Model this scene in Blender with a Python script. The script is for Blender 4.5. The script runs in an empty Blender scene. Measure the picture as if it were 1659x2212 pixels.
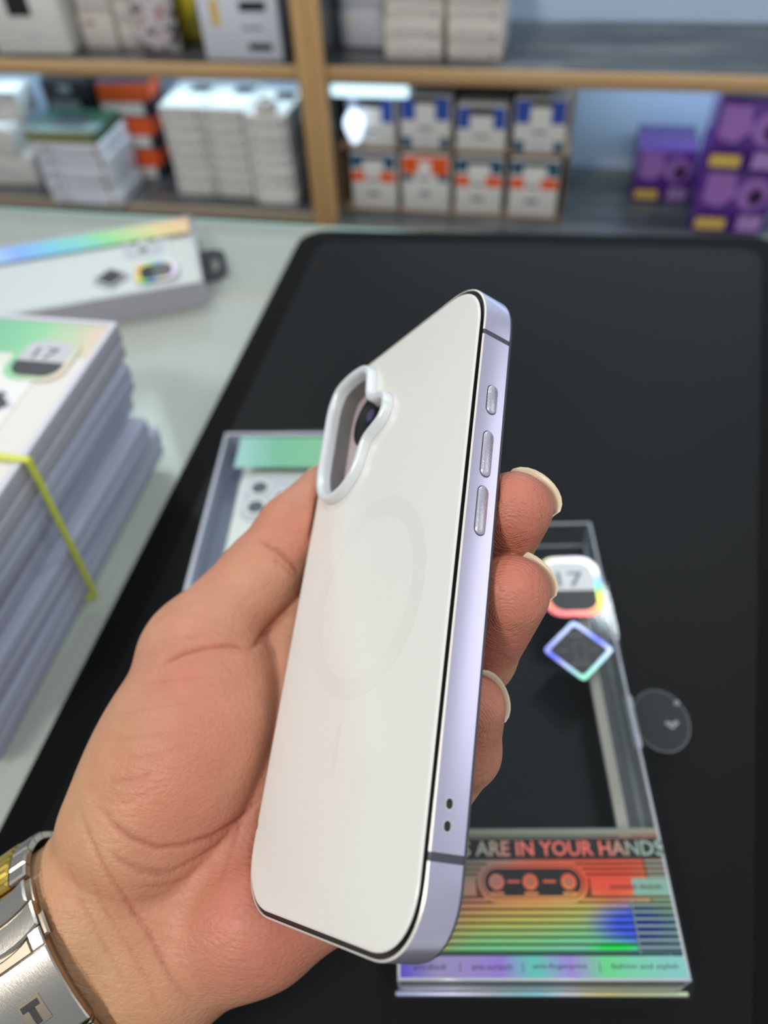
import bpy, bmesh, math, random
import numpy as np
from mathutils import Matrix, Vector

# ------------------------------------------------------------------ camera
S = 0.001                                   # everything below is laid out in millimetres
FPX = 1662.0
CPX = np.array([829.5, 1106.0])
_down = np.array([100.0, 1460.0, FPX]); _down /= np.linalg.norm(_down)
_vy = np.array([500.0, -1956.0, FPX]); _vy -= _down * (_vy @ _down); _vy /= np.linalg.norm(_vy)
_vx = np.cross(_down, _vy)
if _vx[0] < 0: _vx = -_vx
RW = np.stack([_vx, _vy, -_down])           # lens frame (x right, y down, z ahead) -> world
CAM = np.array([0.0, 0.0, 320.0])
sc = bpy.context.scene
cd = bpy.data.cameras.new('camera'); cam = bpy.data.objects.new('camera', cd)
sc.collection.objects.link(cam); sc.camera = cam
cam.matrix_world = Matrix.Translation(Vector(CAM * S)) @ Matrix(np.stack([RW[:, 0], -RW[:, 1], -RW[:, 2]], 1).tolist()).to_4x4()
cd.sensor_fit = 'AUTO'; cd.sensor_width = 36.0; cd.lens = 36.0 * FPX / 2212.0
cd.clip_start = 0.01; cd.clip_end = 20
cd.dof.use_dof = True; cd.dof.focus_distance = 0.172; cd.dof.aperture_fstop = 9.0

# ------------------------------------------------------------------ world, lamps, exposure
world = bpy.data.worlds.new('shop_light'); sc.world = world; world.use_nodes = True
wn = world.node_tree.nodes['Background']
wn.inputs[0].default_value = (0.86, 0.93, 1.0, 1); wn.inputs[1].default_value = 0.40
def lamp(name, loc, target, size, power, col):
    l = bpy.data.lights.new(name, 'AREA'); l.shape = 'RECTANGLE'; l.size, l.size_y = size
    l.energy = power; l.color = col
    o = bpy.data.objects.new(name, l); sc.collection.objects.link(o)
    o.location = loc
    o.rotation_euler = (Vector(target) - Vector(loc)).to_track_quat('-Z', 'Y').to_euler()
    return o
lamp('ceiling_lamp', (-0.75, -0.95, 1.75), (0, 0.1, 0.1), (0.28, 0.28), 20, (1.0, 0.95, 0.88))
lamp('ceiling_lamp', (0.62, -0.35, 1.85), (0.1, 0.2, 0.0), (0.5, 0.2), 7, (0.94, 0.97, 1.0))
lamp('shelf_lamp', (0.26, 1.05, 1.16), (0.1, 1.25, -0.2), (0.12, 0.12), 4.5, (0.86, 0.95, 1.0))
lamp('side_fill', (2.1, 0.75, 0.85), (0, 0.1, 0.19), (1.3, 1.0), 5.0, (0.93, 0.93, 1.0))  # unseen panel added to brighten the lavender phone frame
lamp('shelf_lamp', (-0.85, 1.0, 1.16), (-0.6, 1.2, -0.2), (0.5, 0.14), 6.5, (0.86, 0.95, 1.0))
sc.view_settings.view_transform = 'Standard'; sc.view_settings.look = 'None'
sc.view_settings.gamma = 1.0; sc.view_settings.use_curve_mapping = False
sc.view_settings.exposure = 0.0
sc.cycles.use_denoising = True
sc.cycles.max_bounces = 10; sc.cycles.transparent_max_bounces = 24
sc.cycles.caustics_reflective = False; sc.cycles.caustics_refractive = False
sc.cycles.sample_clamp_indirect = 6.0

# ------------------------------------------------------------------ helpers
random.seed(4)
COL = sc.collection
def srgb(r, g, b):
    f = lambda c: (c / 255 / 12.92) if c / 255 <= 0.04045 else ((c / 255 + 0.055) / 1.055) ** 2.4
    return (f(r), f(g), f(b), 1)
def mat(name, col, rough=0.5, metal=0.0, **kw):
    m = bpy.data.materials.new(name); m.use_nodes = True
    b = m.node_tree.nodes['Principled BSDF']
    b.inputs['Base Color'].default_value = col; b.inputs['Roughness'].default_value = rough
    b.inputs['Metallic'].default_value = metal
    for k, v in kw.items(): b.inputs[k.replace('_', ' ')].default_value = v
    return m
def nodes(m): return m.node_tree.nodes, m.node_tree.links, m.node_tree.nodes['Principled BSDF']
def noise_colour(m, stops, scale, detail=4, coord='Object', stretch=(1, 1, 1), rough=0.6, distort=0.0):
    n, l, b = nodes(m)
    tc = n.new('ShaderNodeTexCoord'); mp = n.new('ShaderNodeMapping'); mp.inputs['Scale'].default_value = stretch
    nz = n.new('ShaderNodeTexNoise'); nz.inputs['Scale'].default_value = scale; nz.inputs['Detail'].default_value = detail
    nz.inputs['Roughness'].default_value = rough; nz.inputs['Distortion'].default_value = distort
    cr = n.new('ShaderNodeValToRGB'); e = cr.color_ramp.elements
    while len(e) < len(stops): e.new(0.5)
    for k, (p, c) in zip(e, stops): k.position = p; k.color = c
    l.new(tc.outputs[coord], mp.inputs[0]); l.new(mp.outputs[0], nz.inputs['Vector'])
    l.new(nz.outputs[0], cr.inputs[0]); l.new(cr.outputs[0], b.inputs['Base Color'])
    return nz
def noise_bump(m, scale, strength, dist=0.0003, stretch=(1, 1, 1)):
    n, l, b = nodes(m)
    tc = n.new('ShaderNodeTexCoord'); mp = n.new('ShaderNodeMapping'); mp.inputs['Scale'].default_value = stretch
    nz = n.new('ShaderNodeTexNoise'); nz.inputs['Scale'].default_value = scale; nz.inputs['Detail'].default_value = 3
    bp = n.new('ShaderNodeBump'); bp.inputs['Strength'].default_value = strength; bp.inputs['Distance'].default_value = dist
    l.new(tc.outputs['Object'], mp.inputs[0]); l.new(mp.outputs[0], nz.inputs['Vector'])
    l.new(nz.outputs[0], bp.inputs['Height']); l.new(bp.outputs[0], b.inputs['Normal'])
def clear(name, tint=(0.96, 0.98, 0.98, 1), haze=0.06, rough=0.06, hazecol=(0.8, 0.84, 0.88, 1), ior=1.45):
    m = bpy.data.materials.new(name); m.use_nodes = True; n, l = m.node_tree.nodes, m.node_tree.links
    n.clear(); out = n.new('ShaderNodeOutputMaterial')
    t = n.new('ShaderNodeBsdfTransparent'); t.inputs[0].default_value = tint
    d = n.new('ShaderNodeBsdfDiffuse'); d.inputs[0].default_value = hazecol
    g = n.new('ShaderNodeBsdfGlossy'); g.inputs['Roughness'].default_value = rough
    lw = n.new('ShaderNodeLayerWeight'); pw = n.new('ShaderNodeMath'); pw.operation = 'POWER'; pw.inputs[1].default_value = 4.0
    fr = n.new('ShaderNodeMath'); fr.operation = 'MULTIPLY_ADD'; fr.inputs[1].default_value = 0.9; fr.inputs[2].default_value = ((ior - 1) / (ior + 1)) ** 2
    l.new(lw.outputs['Facing'], pw.inputs[0]); l.new(pw.outputs[0], fr.inputs[0])
    m1 = n.new('ShaderNodeMixShader'); m1.inputs[0].default_value = haze
    m2 = n.new('ShaderNodeMixShader')
    l.new(t.outputs[0], m1.inputs[1]); l.new(d.outputs[0], m1.inputs[2])
    l.new(fr.outputs[0], m2.inputs[0]); l.new(m1.outputs[0], m2.inputs[1]); l.new(g.outputs[0], m2.inputs[2])
    l.new(m2.outputs[0], out.inputs[0])
    return m
def foil(name, stops, direction=(0, 1, 0), scale=12.0, warp=0.25, offset=0.0, rough=0.32, metal=0.75, spots=()):
    """Holographic printed foil: bands of colour running across the sheet, with patches of other hues."""
    m = mat(name, (1, 1, 1, 1), rough, metal); n, l, b = nodes(m)  # rainbow sheen of the foil is fixed into the base colour
    tc = n.new('ShaderNodeTexCoord')
    dt = n.new('ShaderNodeVectorMath'); dt.operation = 'DOT_PRODUCT'; dt.inputs[1].default_value = [c * scale for c in direction]
    nz = n.new('ShaderNodeTexNoise'); nz.inputs['Scale'].default_value = 22; nz.inputs['Detail'].default_value = 1
    ma = n.new('ShaderNodeMath'); ma.operation = 'MULTIPLY_ADD'; ma.inputs[1].default_value = warp
    ad = n.new('ShaderNodeMath'); ad.operation = 'ADD'; ad.inputs[1].default_value = offset - warp / 2
    cr = n.new('ShaderNodeValToRGB'); e = cr.color_ramp.elements
    while len(e) < len(stops): e.new(0.5)
    for k, (p, c) in zip(e, stops): k.position = p; k.color = c
    l.new(tc.outputs['Object'], dt.inputs[0]); l.new(tc.outputs['Object'], nz.inputs['Vector'])
    l.new(nz.outputs[0], ma.inputs[0]); l.new(dt.outputs['Value'], ma.inputs[2])
    l.new(ma.outputs[0], ad.inputs[0]); l.new(ad.outputs[0], cr.inputs[0]); out = cr.outputs[0]
    for (cx, cy), (rx, ry), col in spots:
        mp = n.new('ShaderNodeMapping'); mp.inputs['Scale'].default_value = (1000 / rx, 1000 / ry, 0); mp.inputs['Location'].default_value = (-cx / rx, -cy / ry, 0)
        ln = n.new('ShaderNodeVectorMath'); ln.operation = 'LENGTH'; mr = n.new('ShaderNodeMapRange'); mr.interpolation_type = 'SMOOTHSTEP'
        mr.inputs[1].default_value = 0.25; mr.inputs[2].default_value = 1.0; mr.inputs[3].default_value = 1.0; mr.inputs[4].default_value = 0.0
        mx = n.new('ShaderNodeMix'); mx.data_type = 'RGBA'; mx.inputs[7].default_value = col
        l.new(tc.outputs['Object'], mp.inputs[0]); l.new(mp.outputs[0], ln.inputs[0]); l.new(ln.outputs['Value'], mr.inputs[0])
        l.new(mr.outputs[0], mx.inputs[0]); l.new(out, mx.inputs[6]); out = mx.outputs[2]
    l.new(out, b.inputs['Base Color'])
    return m

def link(name, me, m, parent=None):
    o = bpy.data.objects.new(name, me); COL.objects.link(o)
    if m is not None and not me.materials: me.materials.append(m)
    if parent is not None: o.parent = parent
    return o
def smooth(me, angle=40):
    me.polygons.foreach_set('use_smooth', [True] * len(me.polygons))
    me.set_sharp_from_angle(angle=math.radians(angle))
def mesh(name, verts, faces, sm=None):
    me = bpy.data.meshes.new(name)
    me.from_pydata([tuple(float(c) * S for c in v) for v in verts], [], faces); me.update()
    if sm: smooth(me, sm)
    return me
def bm_mesh(name, bm, sm=None):
    me = bpy.data.meshes.new(name); bmesh.ops.recalc_face_normals(bm, faces=bm.faces[:])
    bm.to_mesh(me); bm.free()
    if sm: smooth(me, sm)
    return me
def part(name, verts, faces, m, parent, sm=None, label=None):
    o = link(name, mesh(name, verts, faces, sm), m, parent)
    if label: o['label'] = label
    return o
def box_bm(a, b, bevel=0, seg=2, bm=None, M=None):
    bm2 = bmesh.new(); bmesh.ops.create_cube(bm2, size=1)
    a, b = np.array(a, float), np.array(b, float)
    for v in bm2.verts: v.co = Vector(((a + b) / 2 + np.array(v.co) * (b - a)) * S)
    if bevel: bmesh.ops.bevel(bm2, geom=bm2.edges[:], offset=bevel * S, segments=seg, affect='EDGES', profile=0.5)
    if M is not None: bm2.transform(M)
    if bm is None: return bm2
    tmp = bpy.data.meshes.new('t'); bm2.to_mesh(tmp); bm2.free(); bm.from_mesh(tmp); bpy.data.meshes.remove(tmp)
    return bm
def box(name, a, b, m, parent=None, bevel=0, seg=2, label=None):
    o = link(name, bm_mesh(name, box_bm(a, b, bevel, seg), 50 if bevel else None), m, parent)
    if label: o['label'] = label
    return o
def tag(o, label, cat, group=None):
    o['label'] = label; o['category'] = cat
    if group: o['group'] = group
    return o
def thing(name, label, cat, loc=(0, 0, 0), yaw=0, group=None):
    o = bpy.data.objects.new(name, None); COL.objects.link(o); o.empty_display_size = 0.02
    o.location = [c * S for c in loc]; o.rotation_euler = (0, 0, math.radians(yaw))
    return tag(o, label, cat, group)
def prism(name, pts, z0, z1, m, parent=None, sm=None, label=None):
    n = len(pts); v = [(x, y, z0) for x, y in pts] + [(x, y, z1) for x, y in pts]
    f = [list(range(n))[::-1], list(range(n, 2 * n))] + [[i, (i + 1) % n, n + (i + 1) % n, n + i] for i in range(n)]
    return part(name, v, f, m, parent, sm, label)
def ring_prism(name, out, inn, z0, z1, m, parent=None, sm=None):
    n = len(out)
    v = [(x, y, z0) for x, y in out] + [(x, y, z1) for x, y in out] + [(x, y, z0) for x, y in inn] + [(x, y, z1) for x, y in inn]
    f = []
    for i in range(n):
        j = (i + 1) % n
        f += [[i, j, n + j, n + i], [n + i, n + j, 3 * n + j, 3 * n + i], [3 * n + i, 3 * n + j, 2 * n + j, 2 * n + i], [2 * n + i, 2 * n + j, j, i]]
    return part(name, v, f, m, parent, sm)
def rrect(cx, cy, hx, hy, r, n=8):
    p = []
    for k, (sx, sy) in enumerate(((1, 1), (-1, 1), (-1, -1), (1, -1))):
        for i in range(n + 1):
            a = math.pi / 2 * (k + i / n)
            p.append((cx + sx * (hx - r) + r * math.cos(a), cy + sy * (hy - r) + r * math.sin(a)))
    return p
def circle(cx, cy, r, n=32, ry=None): return [(cx + r * math.cos(2 * math.pi * i / n), cy + (ry or r) * math.sin(2 * math.pi * i / n)) for i in range(n)]
def text_mesh(name, body, x, y, z, h, m, parent, width=None, bold=0.0, depth=0.12):
    c = bpy.data.curves.new(name, 'FONT'); c.body = body; c.size = 1.0; c.extrude = 0.0; c.offset = bold; c.resolution_u = 2
    o = bpy.data.objects.new(name, c); COL.objects.link(o)
    me = bpy.data.meshes.new_from_object(o.evaluated_get(bpy.context.evaluated_depsgraph_get()))
    bpy.data.objects.remove(o); bpy.data.curves.remove(c)
    co = np.empty(len(me.vertices) * 3); me.vertices.foreach_get('co', co); co = co.reshape(-1, 3)
    lo, hi = co.min(0), co.max(0); k = h / (hi[1] - lo[1]); kx = width / (hi[0] - lo[0]) if width else k
    co = np.stack([x + (co[:, 0] - lo[0]) * kx, y + (co[:, 1] - lo[1]) * k, np.full(len(co), z)], 1) * S
    me.vertices.foreach_set('co', co.ravel()); me.update()
    me.materials.clear()
    return link(name, me, m, parent)

# ------------------------------------------------------------------ materials
M = {}
M['white_card'] = mat('white_card', srgb(226, 222, 216), 0.45)
M['warm_card'] = mat('warm_card', srgb(222, 212, 202), 0.5)
M['cool_card'] = mat('cool_card', srgb(214, 216, 224), 0.35)
M['black_card'] = mat('black_card', srgb(26, 26, 30), 0.4)
M['navy_card'] = mat('navy_card', srgb(30, 34, 52), 0.4)
M['blue_card'] = mat('blue_card', srgb(48, 78, 168), 0.4)
M['teal_card'] = mat('teal_card', srgb(24, 82, 112), 0.4)
M['orange_card'] = mat('orange_card', srgb(238, 92, 28), 0.4)
M['green_card'] = mat('green_card', srgb(30, 74, 56), 0.35)
M['olive_card'] = mat('olive_card', srgb(96, 112, 62), 0.35)
M['yellow_card'] = mat('yellow_card', srgb(226, 206, 40), 0.4)
M['gold_print'] = mat('gold_print', srgb(222, 184, 84), 0.45)
M['purple_card'] = mat('purple_card', srgb(92, 44, 140), 0.2, 0, Specular_IOR_Level=0.9)
M['deep_purple'] = mat('deep_purple', srgb(64, 14, 112), 0.35)
M['mauve_card'] = mat('mauve_card', srgb(162, 112, 188), 0.4)
M['plum_card'] = mat('plum_card', srgb(48, 22, 62), 0.4)
M['lilac_card'] = mat('lilac_card', srgb(176, 140, 200), 0.4)
M['grey_print'] = mat('grey_print', srgb(132, 134, 140), 0.5)
M['pale_print'] = mat('pale_print', srgb(196, 196, 200), 0.5)
M['red_print'] = mat('red_print', srgb(170, 46, 44), 0.45)
M['kraft'] = mat('kraft', srgb(150, 122, 90), 0.7)
M['oak'] = mat('oak', srgb(196, 158, 108), 0.5)
noise_colour(M['oak'], [(0.3, srgb(164, 122, 74)), (0.7, srgb(196, 156, 104))], 14, 5, stretch=(1, 1, 0.12))
M['oak_edge'] = mat('oak_edge', srgb(200, 164, 116), 0.5)
noise_colour(M['oak_edge'], [(0.3, srgb(178, 138, 92)), (0.7, srgb(204, 166, 118))], 14, 5, stretch=(0.12, 1, 1))
M['slate'] = mat('slate', srgb(84, 88, 92), 0.22)
noise_colour(M['slate'], [(0.3, srgb(46, 50, 54)), (0.52, srgb(80, 82, 82)), (0.74, srgb(140, 137, 128))], 9, 6, stretch=(0.5, 2.2, 1), distort=0.6)
M['pale_panel'] = mat('pale_panel', srgb(204, 218, 238), 0.35)
M['worn_edge'] = mat('worn_edge', srgb(150, 136, 114), 0.6)
M['clear_wall'] = clear('clear_side_wall', haze=0.24, hazecol=(0.7, 0.7, 0.7, 1), ior=1.3)  # haze partly stands in for light reflected in the side wall
M['sheen'] = clear('warm_sheen', haze=0.55, hazecol=(0.78, 0.70, 0.60, 1))
M['steel_dark'] = mat('steel_dark', srgb(120, 116, 112), 0.2, 1.0)
M['shop_wall'] = mat('shop_wall', srgb(200, 208, 218), 0.7)
M['floor_tile'] = mat('floor_tile', srgb(150, 146, 140), 0.35)
noise_colour(M['floor_tile'], [(0.35, srgb(138, 134, 128)), (0.7, srgb(164, 160, 152))], 6, 4)
M['glass_top'] = clear('glass_top', (0.88, 0.93, 0.89, 1), 0.42, 0.08, (0.80, 0.82, 0.75, 1))
M['glass_edge'] = mat('glass_edge', srgb(150, 190, 180), 0.15)
M['display_board'] = mat('display_board', srgb(176, 178, 164), 0.6)
noise_colour(M['display_board'], [(0.3, srgb(186, 188, 172)), (0.7, srgb(226, 226, 212))], 5, 3)
M['counter_body'] = mat('counter_body', srgb(196, 196, 190), 0.5)
M['mat_border'] = mat('mat_border', srgb(11, 12, 13), 0.65, 0, Specular_IOR_Level=0.1)
noise_bump(M['mat_border'], 2500, 0.25, 0.0001)
M['mat_panel'] = mat('mat_panel', srgb(12, 13, 13), 0.5, 0, Specular_IOR_Level=0.17)
noise_bump(M['mat_panel'], 1500, 0.12, 0.0001)
M['clear'] = clear('clear_plastic', haze=0.003, ior=1.2)
M['clear_edge'] = clear('plastic_edge_shine', haze=0.55, hazecol=(0.85, 0.88, 0.95, 1), rough=0.1)
M['smoke_side'] = clear('bluish_plastic_side', (0.80, 0.83, 0.92, 1), 0.66, 0.2, (0.60, 0.62, 0.76, 1))
M['tray'] = clear('bluish_tray', (0.78, 0.80, 0.90, 1), 0.72, 0.25, (0.52, 0.54, 0.68, 1))
M['grey_rim'] = mat('grey_rim', srgb(206, 204, 212), 0.4)
M['grey_side'] = mat('grey_side', srgb(172, 170, 178), 0.45)
M['insert'] = mat('white_insert', srgb(226, 222, 214), 0.5)
M['case_white'] = mat('case_white', srgb(232, 230, 224), 0.35)
M['lens_grey'] = mat('lens_grey', srgb(92, 94, 104), 0.25)
M['black_plastic'] = mat('black_plastic', srgb(18, 18, 20), 0.35)
M['print_black'] = mat('print_black', srgb(28, 28, 30), 0.4)
M['print_grey'] = mat('print_grey', srgb(96, 96, 98), 0.5)
M['print_dim'] = mat('print_dim', srgb(58, 54, 50), 0.4)
M['band_green'] = mat('band_green', srgb(206, 214, 70), 0.45)
G = srgb
M['foil_strip'] = foil('foil_strip', [(0.0, G(240, 190, 150)), (0.16, G(226, 214, 150)), (0.36, G(150, 222, 150)), (0.55, G(130, 205, 225)), (0.75, G(140, 180, 245)), (1, G(205, 230, 240))], (0.6, -1, 0), 5.2, 0.2, 1.02, metal=0.2)
M['foil_green'] = foil('foil_green', [(0.0, G(160, 200, 200)), (0.35, G(120, 185, 150)), (0.7, G(140, 200, 150)), (1, G(228, 186, 172))], (1, 0, 0), 9.0, 0.3, 0.05, metal=0.2)
BAND = [(0.0, (150, 150, 215)), (0.14, (130, 215, 200)), (0.27, (140, 225, 150)), (0.40, (206, 206, 110)), (0.52, (236, 170, 100)), (0.66, (232, 110, 80)), (0.8, (214, 106, 84)), (0.92, (150, 156, 140)), (1, (140, 148, 130))]
SPOT = [((8, 36), (44, 26), (150, 146, 130)), ((2, 16), (26, 16), (196, 176, 150)), ((82, 17), (20, 10), (74, 106, 250)), ((74, 10.2), (13, 1.9), (30, 245, 80)), ((76, 31), (22, 10), (240, 92, 70))]
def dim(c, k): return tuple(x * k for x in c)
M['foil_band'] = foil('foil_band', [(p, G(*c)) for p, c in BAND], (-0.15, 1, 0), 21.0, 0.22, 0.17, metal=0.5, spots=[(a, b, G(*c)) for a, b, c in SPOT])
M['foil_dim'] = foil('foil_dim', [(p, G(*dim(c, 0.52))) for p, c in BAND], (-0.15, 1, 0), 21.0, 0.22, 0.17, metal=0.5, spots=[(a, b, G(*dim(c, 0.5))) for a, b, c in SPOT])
M['glint_lip'] = foil('glint_lip', [(0.0, G(190, 195, 235)), (0.3, G(205, 210, 225)), (0.5, G(150, 225, 235)), (0.65, G(215, 215, 225)), (0.82, G(235, 225, 150)), (1, G(210, 240, 215))], (1, 0, 0), 10.0, 0.5, 0.0, metal=0.3)  # rainbow glints painted into the lip colour
M['foil_text'] = foil('foil_text', [(0.0, G(150, 158, 140)), (0.35, G(168, 170, 150)), (0.5, G(236, 120, 110)), (0.78, G(240, 120, 104)), (0.9, G(150, 170, 150)), (1, G(160, 190, 170))], (1, 0, 0), 10.5, 0.1, 0.0, metal=0.3)
M['foil_side'] = foil('foil_side', [(0.0, G(96, 110, 245)), (0.25, G(120, 225, 200)), (0.5, G(170, 175, 225)), (0.75, G(176, 180, 196)), (1, G(150, 190, 170))], (0.2, 1, 0), 22.0, 0.3, 0.1, metal=0.55)
M['foil_bottom'] = foil('foil_bottom', [(0.0, G(90, 80, 235)), (0.15, G(180, 170, 220)), (0.35, G(170, 140, 235)), (0.5, G(110, 220, 200)), (0.62, G(180, 150, 235)), (0.8, G(120, 235, 150)), (1, G(150, 220, 210))], (1, 0.1, 0), 10.5, 0.3, 0.0, metal=0.5)
M['foil_ring'] = foil('foil_ring', [(0.0, G(250, 120, 120)), (0.2, G(250, 165, 90)), (0.36, G(240, 235, 80)), (0.5, G(110, 235, 110)), (0.64, G(110, 150, 250)), (0.82, G(240, 245, 190)), (1, G(255, 230, 250))], (0.25, 1, 0), 30.0, 0.12, -4.95, metal=0.4)
M['foil_diamond'] = foil('foil_diamond', [(0.0, G(150, 235, 190)), (0.3, G(190, 200, 240)), (0.5, G(100, 110, 245)), (0.75, G(190, 195, 240)), (1, G(150, 190, 245))], (-0.4, 1, 0), 28.0, 0.2, -2.2, metal=0.4)
M['foil_white'] = foil('foil_white', [(0.0, G(225, 220, 240)), (0.4, G(170, 235, 190)), (0.6, G(225, 225, 140)), (0.8, G(205, 200, 240)), (1, G(250, 250, 250))], (1, 0.4, 0), 40.0, 0.3, -2.9, rough=0.55, metal=0.0)

# ------------------------------------------------------------------ setting
def structure(o): o['kind'] = 'structure'; return o
structure(box('floor', (-2400, -1500, -1020), (2400, 1420, -1000), M['floor_tile']))
structure(box('wall_back', (-2400, 1352, -1000), (2400, 1400, 900), M['shop_wall']))

# ------------------------------------------------------------------ glass counter
ct = thing('display_counter', 'glass-topped shop counter with pale greenish glass under the black mat', 'counter', (0, 0, -1000))
box('glass_top', (-1100, -300, 990), (700, 573, 1000), M['glass_top'], ct, 1.5)
box('glass_edge_strip', (-1100, 573.2, 990), (700, 576, 999.5), M['glass_edge'], ct)
box('display_board', (-1090, -290, 865), (690, 560, 880), M['display_board'], ct)
box('back_panel', (-1090, 560, 0), (690, 572, 989.5), M['counter_body'], ct)
box('front_panel', (-1090, -300, 0), (690, -290, 989.5), M['counter_body'], ct)
for x in (-1100, 690): box('side_panel', (x, -299, 0), (x + 10, 571, 989.5), M['counter_body'], ct)
M['dark_goods'] = mat('dark_goods', srgb(70, 74, 62), 0.5); noise_colour(M['dark_goods'], [(0.42, srgb(48, 52, 44)), (0.6, srgb(132, 134, 112))], 60, 2, stretch=(0.2, 1, 1))
def shown(x, y, w, d, h, yaw, m, label):
    t = thing('carton', label, 'box', (x, y, -120), yaw)
    box('carton_body', (0, 0, 0), (w, d, h), m, t, 1.5)
    box('lid_panel', (6, 6, h), (w - 6, d - 6, h + 0.8), M['pale_print'], t)
shown(-420, 40, 80, 60, 30, 12, M['white_card'], 'white carton inside the glass counter below the banded stack')
shown(-262, 20, 70, 210, 40, -2, M['dark_goods'], 'long dark carton inside the glass counter beside the black mat edge')
shown(-420, 350, 120, 90, 26, 18, M['cool_card'], 'pale carton under the counter glass behind the tall stack')
shown(-330, 470, 90, 60, 30, -8, M['white_card'], 'white carton under the glass near the counter back edge')

# ------------------------------------------------------------------ black mat
def round_poly(P, r, n=8):
    out = []; k = len(P)
    for i in range(k):
        p, a, b = np.array(P[i], float), np.array(P[i - 1], float), np.array(P[(i + 1) % k], float)
        u, v = (a - p) / np.linalg.norm(a - p), (b - p) / np.linalg.norm(b - p)
        h = math.acos(np.clip(u @ v, -1, 1)) / 2; d = r / math.tan(h)
        c = p + (u + v) / np.linalg.norm(u + v) * r / math.sin(h)
        s, e = p + u * d - c, p + v * d - c
        for j in range(n + 1):
            t = j / n; q = s * (1 - t) + e * t; q *= r / np.linalg.norm(q); out.append(tuple(c + q))
    return out
mt = thing('counter_mat', 'large black work mat with raised border lying on the glass counter', 'mat', (0, 0, 0))
MATP = [(-191, -200), (94, -200), (185, 592), (-191, 562)]
INNP = [(-173, -182), (71, -182), (163, 572), (-173, 546)]
prism('mat_border', round_poly(MATP, 22), 0.2, 3.0, M['mat_border'], mt)
prism('mat_panel', round_poly(INNP, 14), 3.0, 3.5, M['mat_panel'], mt, label='slightly lighter inner panel')

# ------------------------------------------------------------------ retail boxes for phone cases
def squircle(cx, cy, hx, hy, r=None): return rrect(cx, cy, hx, hy, r or 0.62 * min(hx, hy), 8)
def sticker17(parent, cx, cy, z, ring, top, h=17.0, w=14.0):
    ring_prism('sticker_ring', squircle(cx, cy, w, h), squircle(cx, cy, w - 3.2, h - 3.2), z, z + 0.25, M[ring], parent)
    inn = squircle(cx, cy, w - 3.2, h - 3.2)
    cut = cy - 2.5
    lowp = [(x, min(y, cut)) for x, y in inn]; upp = [(x, max(y, cut)) for x, y in inn]
    dd = lambda L: [p for i, p in enumerate(L) if p != L[i - 1]]
    def tidy(L, lo):
        ext = [p for p in L if abs(p[1] - cut) < 1e-6]; xs = [p[0] for p in ext]
        body = [p for p in L if abs(p[1] - cut) > 1e-6]
        return dd(body), (min(xs), max(xs))
    b, (x0, x1) = tidy(upp, 0); prism('sticker_top', b + [(x0, cut), (x1, cut)], z, z + 0.2, M[top], parent)
    b2, (x0, x1) = tidy(lowp, 0)
    # walk the lower arc from left to right
    b2.sort(key=lambda p: math.atan2(p[1] - cut, p[0] - cx)); prism('sticker_bottom', b2 + [(x1, cut), (x0, cut)], z, z + 0.2, M['print_black'], parent)
    text_mesh('sticker_number', '17', cx - 6.2, cut + 2.0, z + 0.32, 8.5, M['print_grey' if top != 'foil_white' else 'grey_print'], parent, 12.4, 0.01)
    text_mesh('sticker_caption', 'series', cx - 3.2, cut - 4.4, z + 0.32, 1.8, M['print_grey'], parent) if False else None
def diamond(parent, cx, cy, z, r=15.5, edge='foil_diamond'):
    q = lambda k: round_poly([(cx + k, cy), (cx, cy + k), (cx - k, cy), (cx, cy - k)], k * 0.13, 5)
    ring_prism('diamond_border', q(r), q(r - 2.6), z, z + 0.25, M[edge], parent)
    prism('diamond_plate', q(r - 2.6), z, z + 0.18, M['print_black'], parent)
    ring_prism('phone_icon', rrect(cx + 0.5, cy - 0.5, 2.6, 4.6, 0.8, 4), rrect(cx + 0.5, cy - 0.5, 2.0, 4.0, 0.6, 4), z + 0.18, z + 0.3, M['print_grey'], parent)
    prism('icon_mark', rrect(cx, cy + 7.4, 3.4, 0.9, 0.5, 3), z + 0.18, z + 0.3, M['print_grey'], parent)
    prism('icon_mark', rrect(cx, cy - 7.0, 4.2, 0.8, 0.5, 3), z + 0.18, z + 0.3, M['print_grey'], parent)
    for sx in (-1, 1): prism('icon_mark', rrect(cx + sx * 6.5, cy - 0.2, 1.9, 0.5, 0.3, 3), z + 0.18, z + 0.3, M['print_grey'], parent)
def edge_highlights(parent, w, l, z0, z1, t, m, name='edge_highlight'):  # pale rods stand in for bright lines of light on plastic edges
    for nm, a, b in ((name, (0, 0, z1 - t), (w, t, z1)), (name, (0, l - t, z1 - t), (w, l, z1)), (name, (0, t, z1 - t), (t, l - t, z1)), (name, (w - t, t, z1 - t), (w, l - t, z1))):
        box(nm, a, b, m, parent, 0.25, 1)
    for x, y in ((0, 0), (w - t, 0), (0, l - t), (w - t, l - t)):
        box('corner_highlight', (x, y, z0), (x + t, y + t, z1 - t), m, parent, 0.2, 1)
def phone_shell(parent, cx, cy, w, l, z0, h, lensz=None, cams=True):
    o = prism('phone_case', rrect(cx, cy, w / 2, l / 2, 10, 8), z0, z0 + h, M['case_white'], parent, 40)
    if cams:
        x0, y0 = cx - w / 2 + 17, cy + l / 2 - 19
        prism('camera_plate', rrect(x0 + 1, y0 - 1, 15, 15.5, 6, 6), z0 + h, z0 + h + 0.8, M['grey_rim'], o, 40)
        for dx, dy in ((-5.5, 6), (-5.5, -8), (8.5, -1)):
            ring_prism('lens_ring', circle(x0 + dx, y0 + dy, 6.2, 24), circle(x0 + dx, y0 + dy, 4.4, 24), z0 + h + 0.8, z0 + h + 1.6, M['case_white'], o, 40)
            prism('lens', circle(x0 + dx, y0 + dy, 4.4, 24), z0 + h + 0.8, z0 + h + 1.1, M['lens_grey'], o)
    return o
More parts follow.
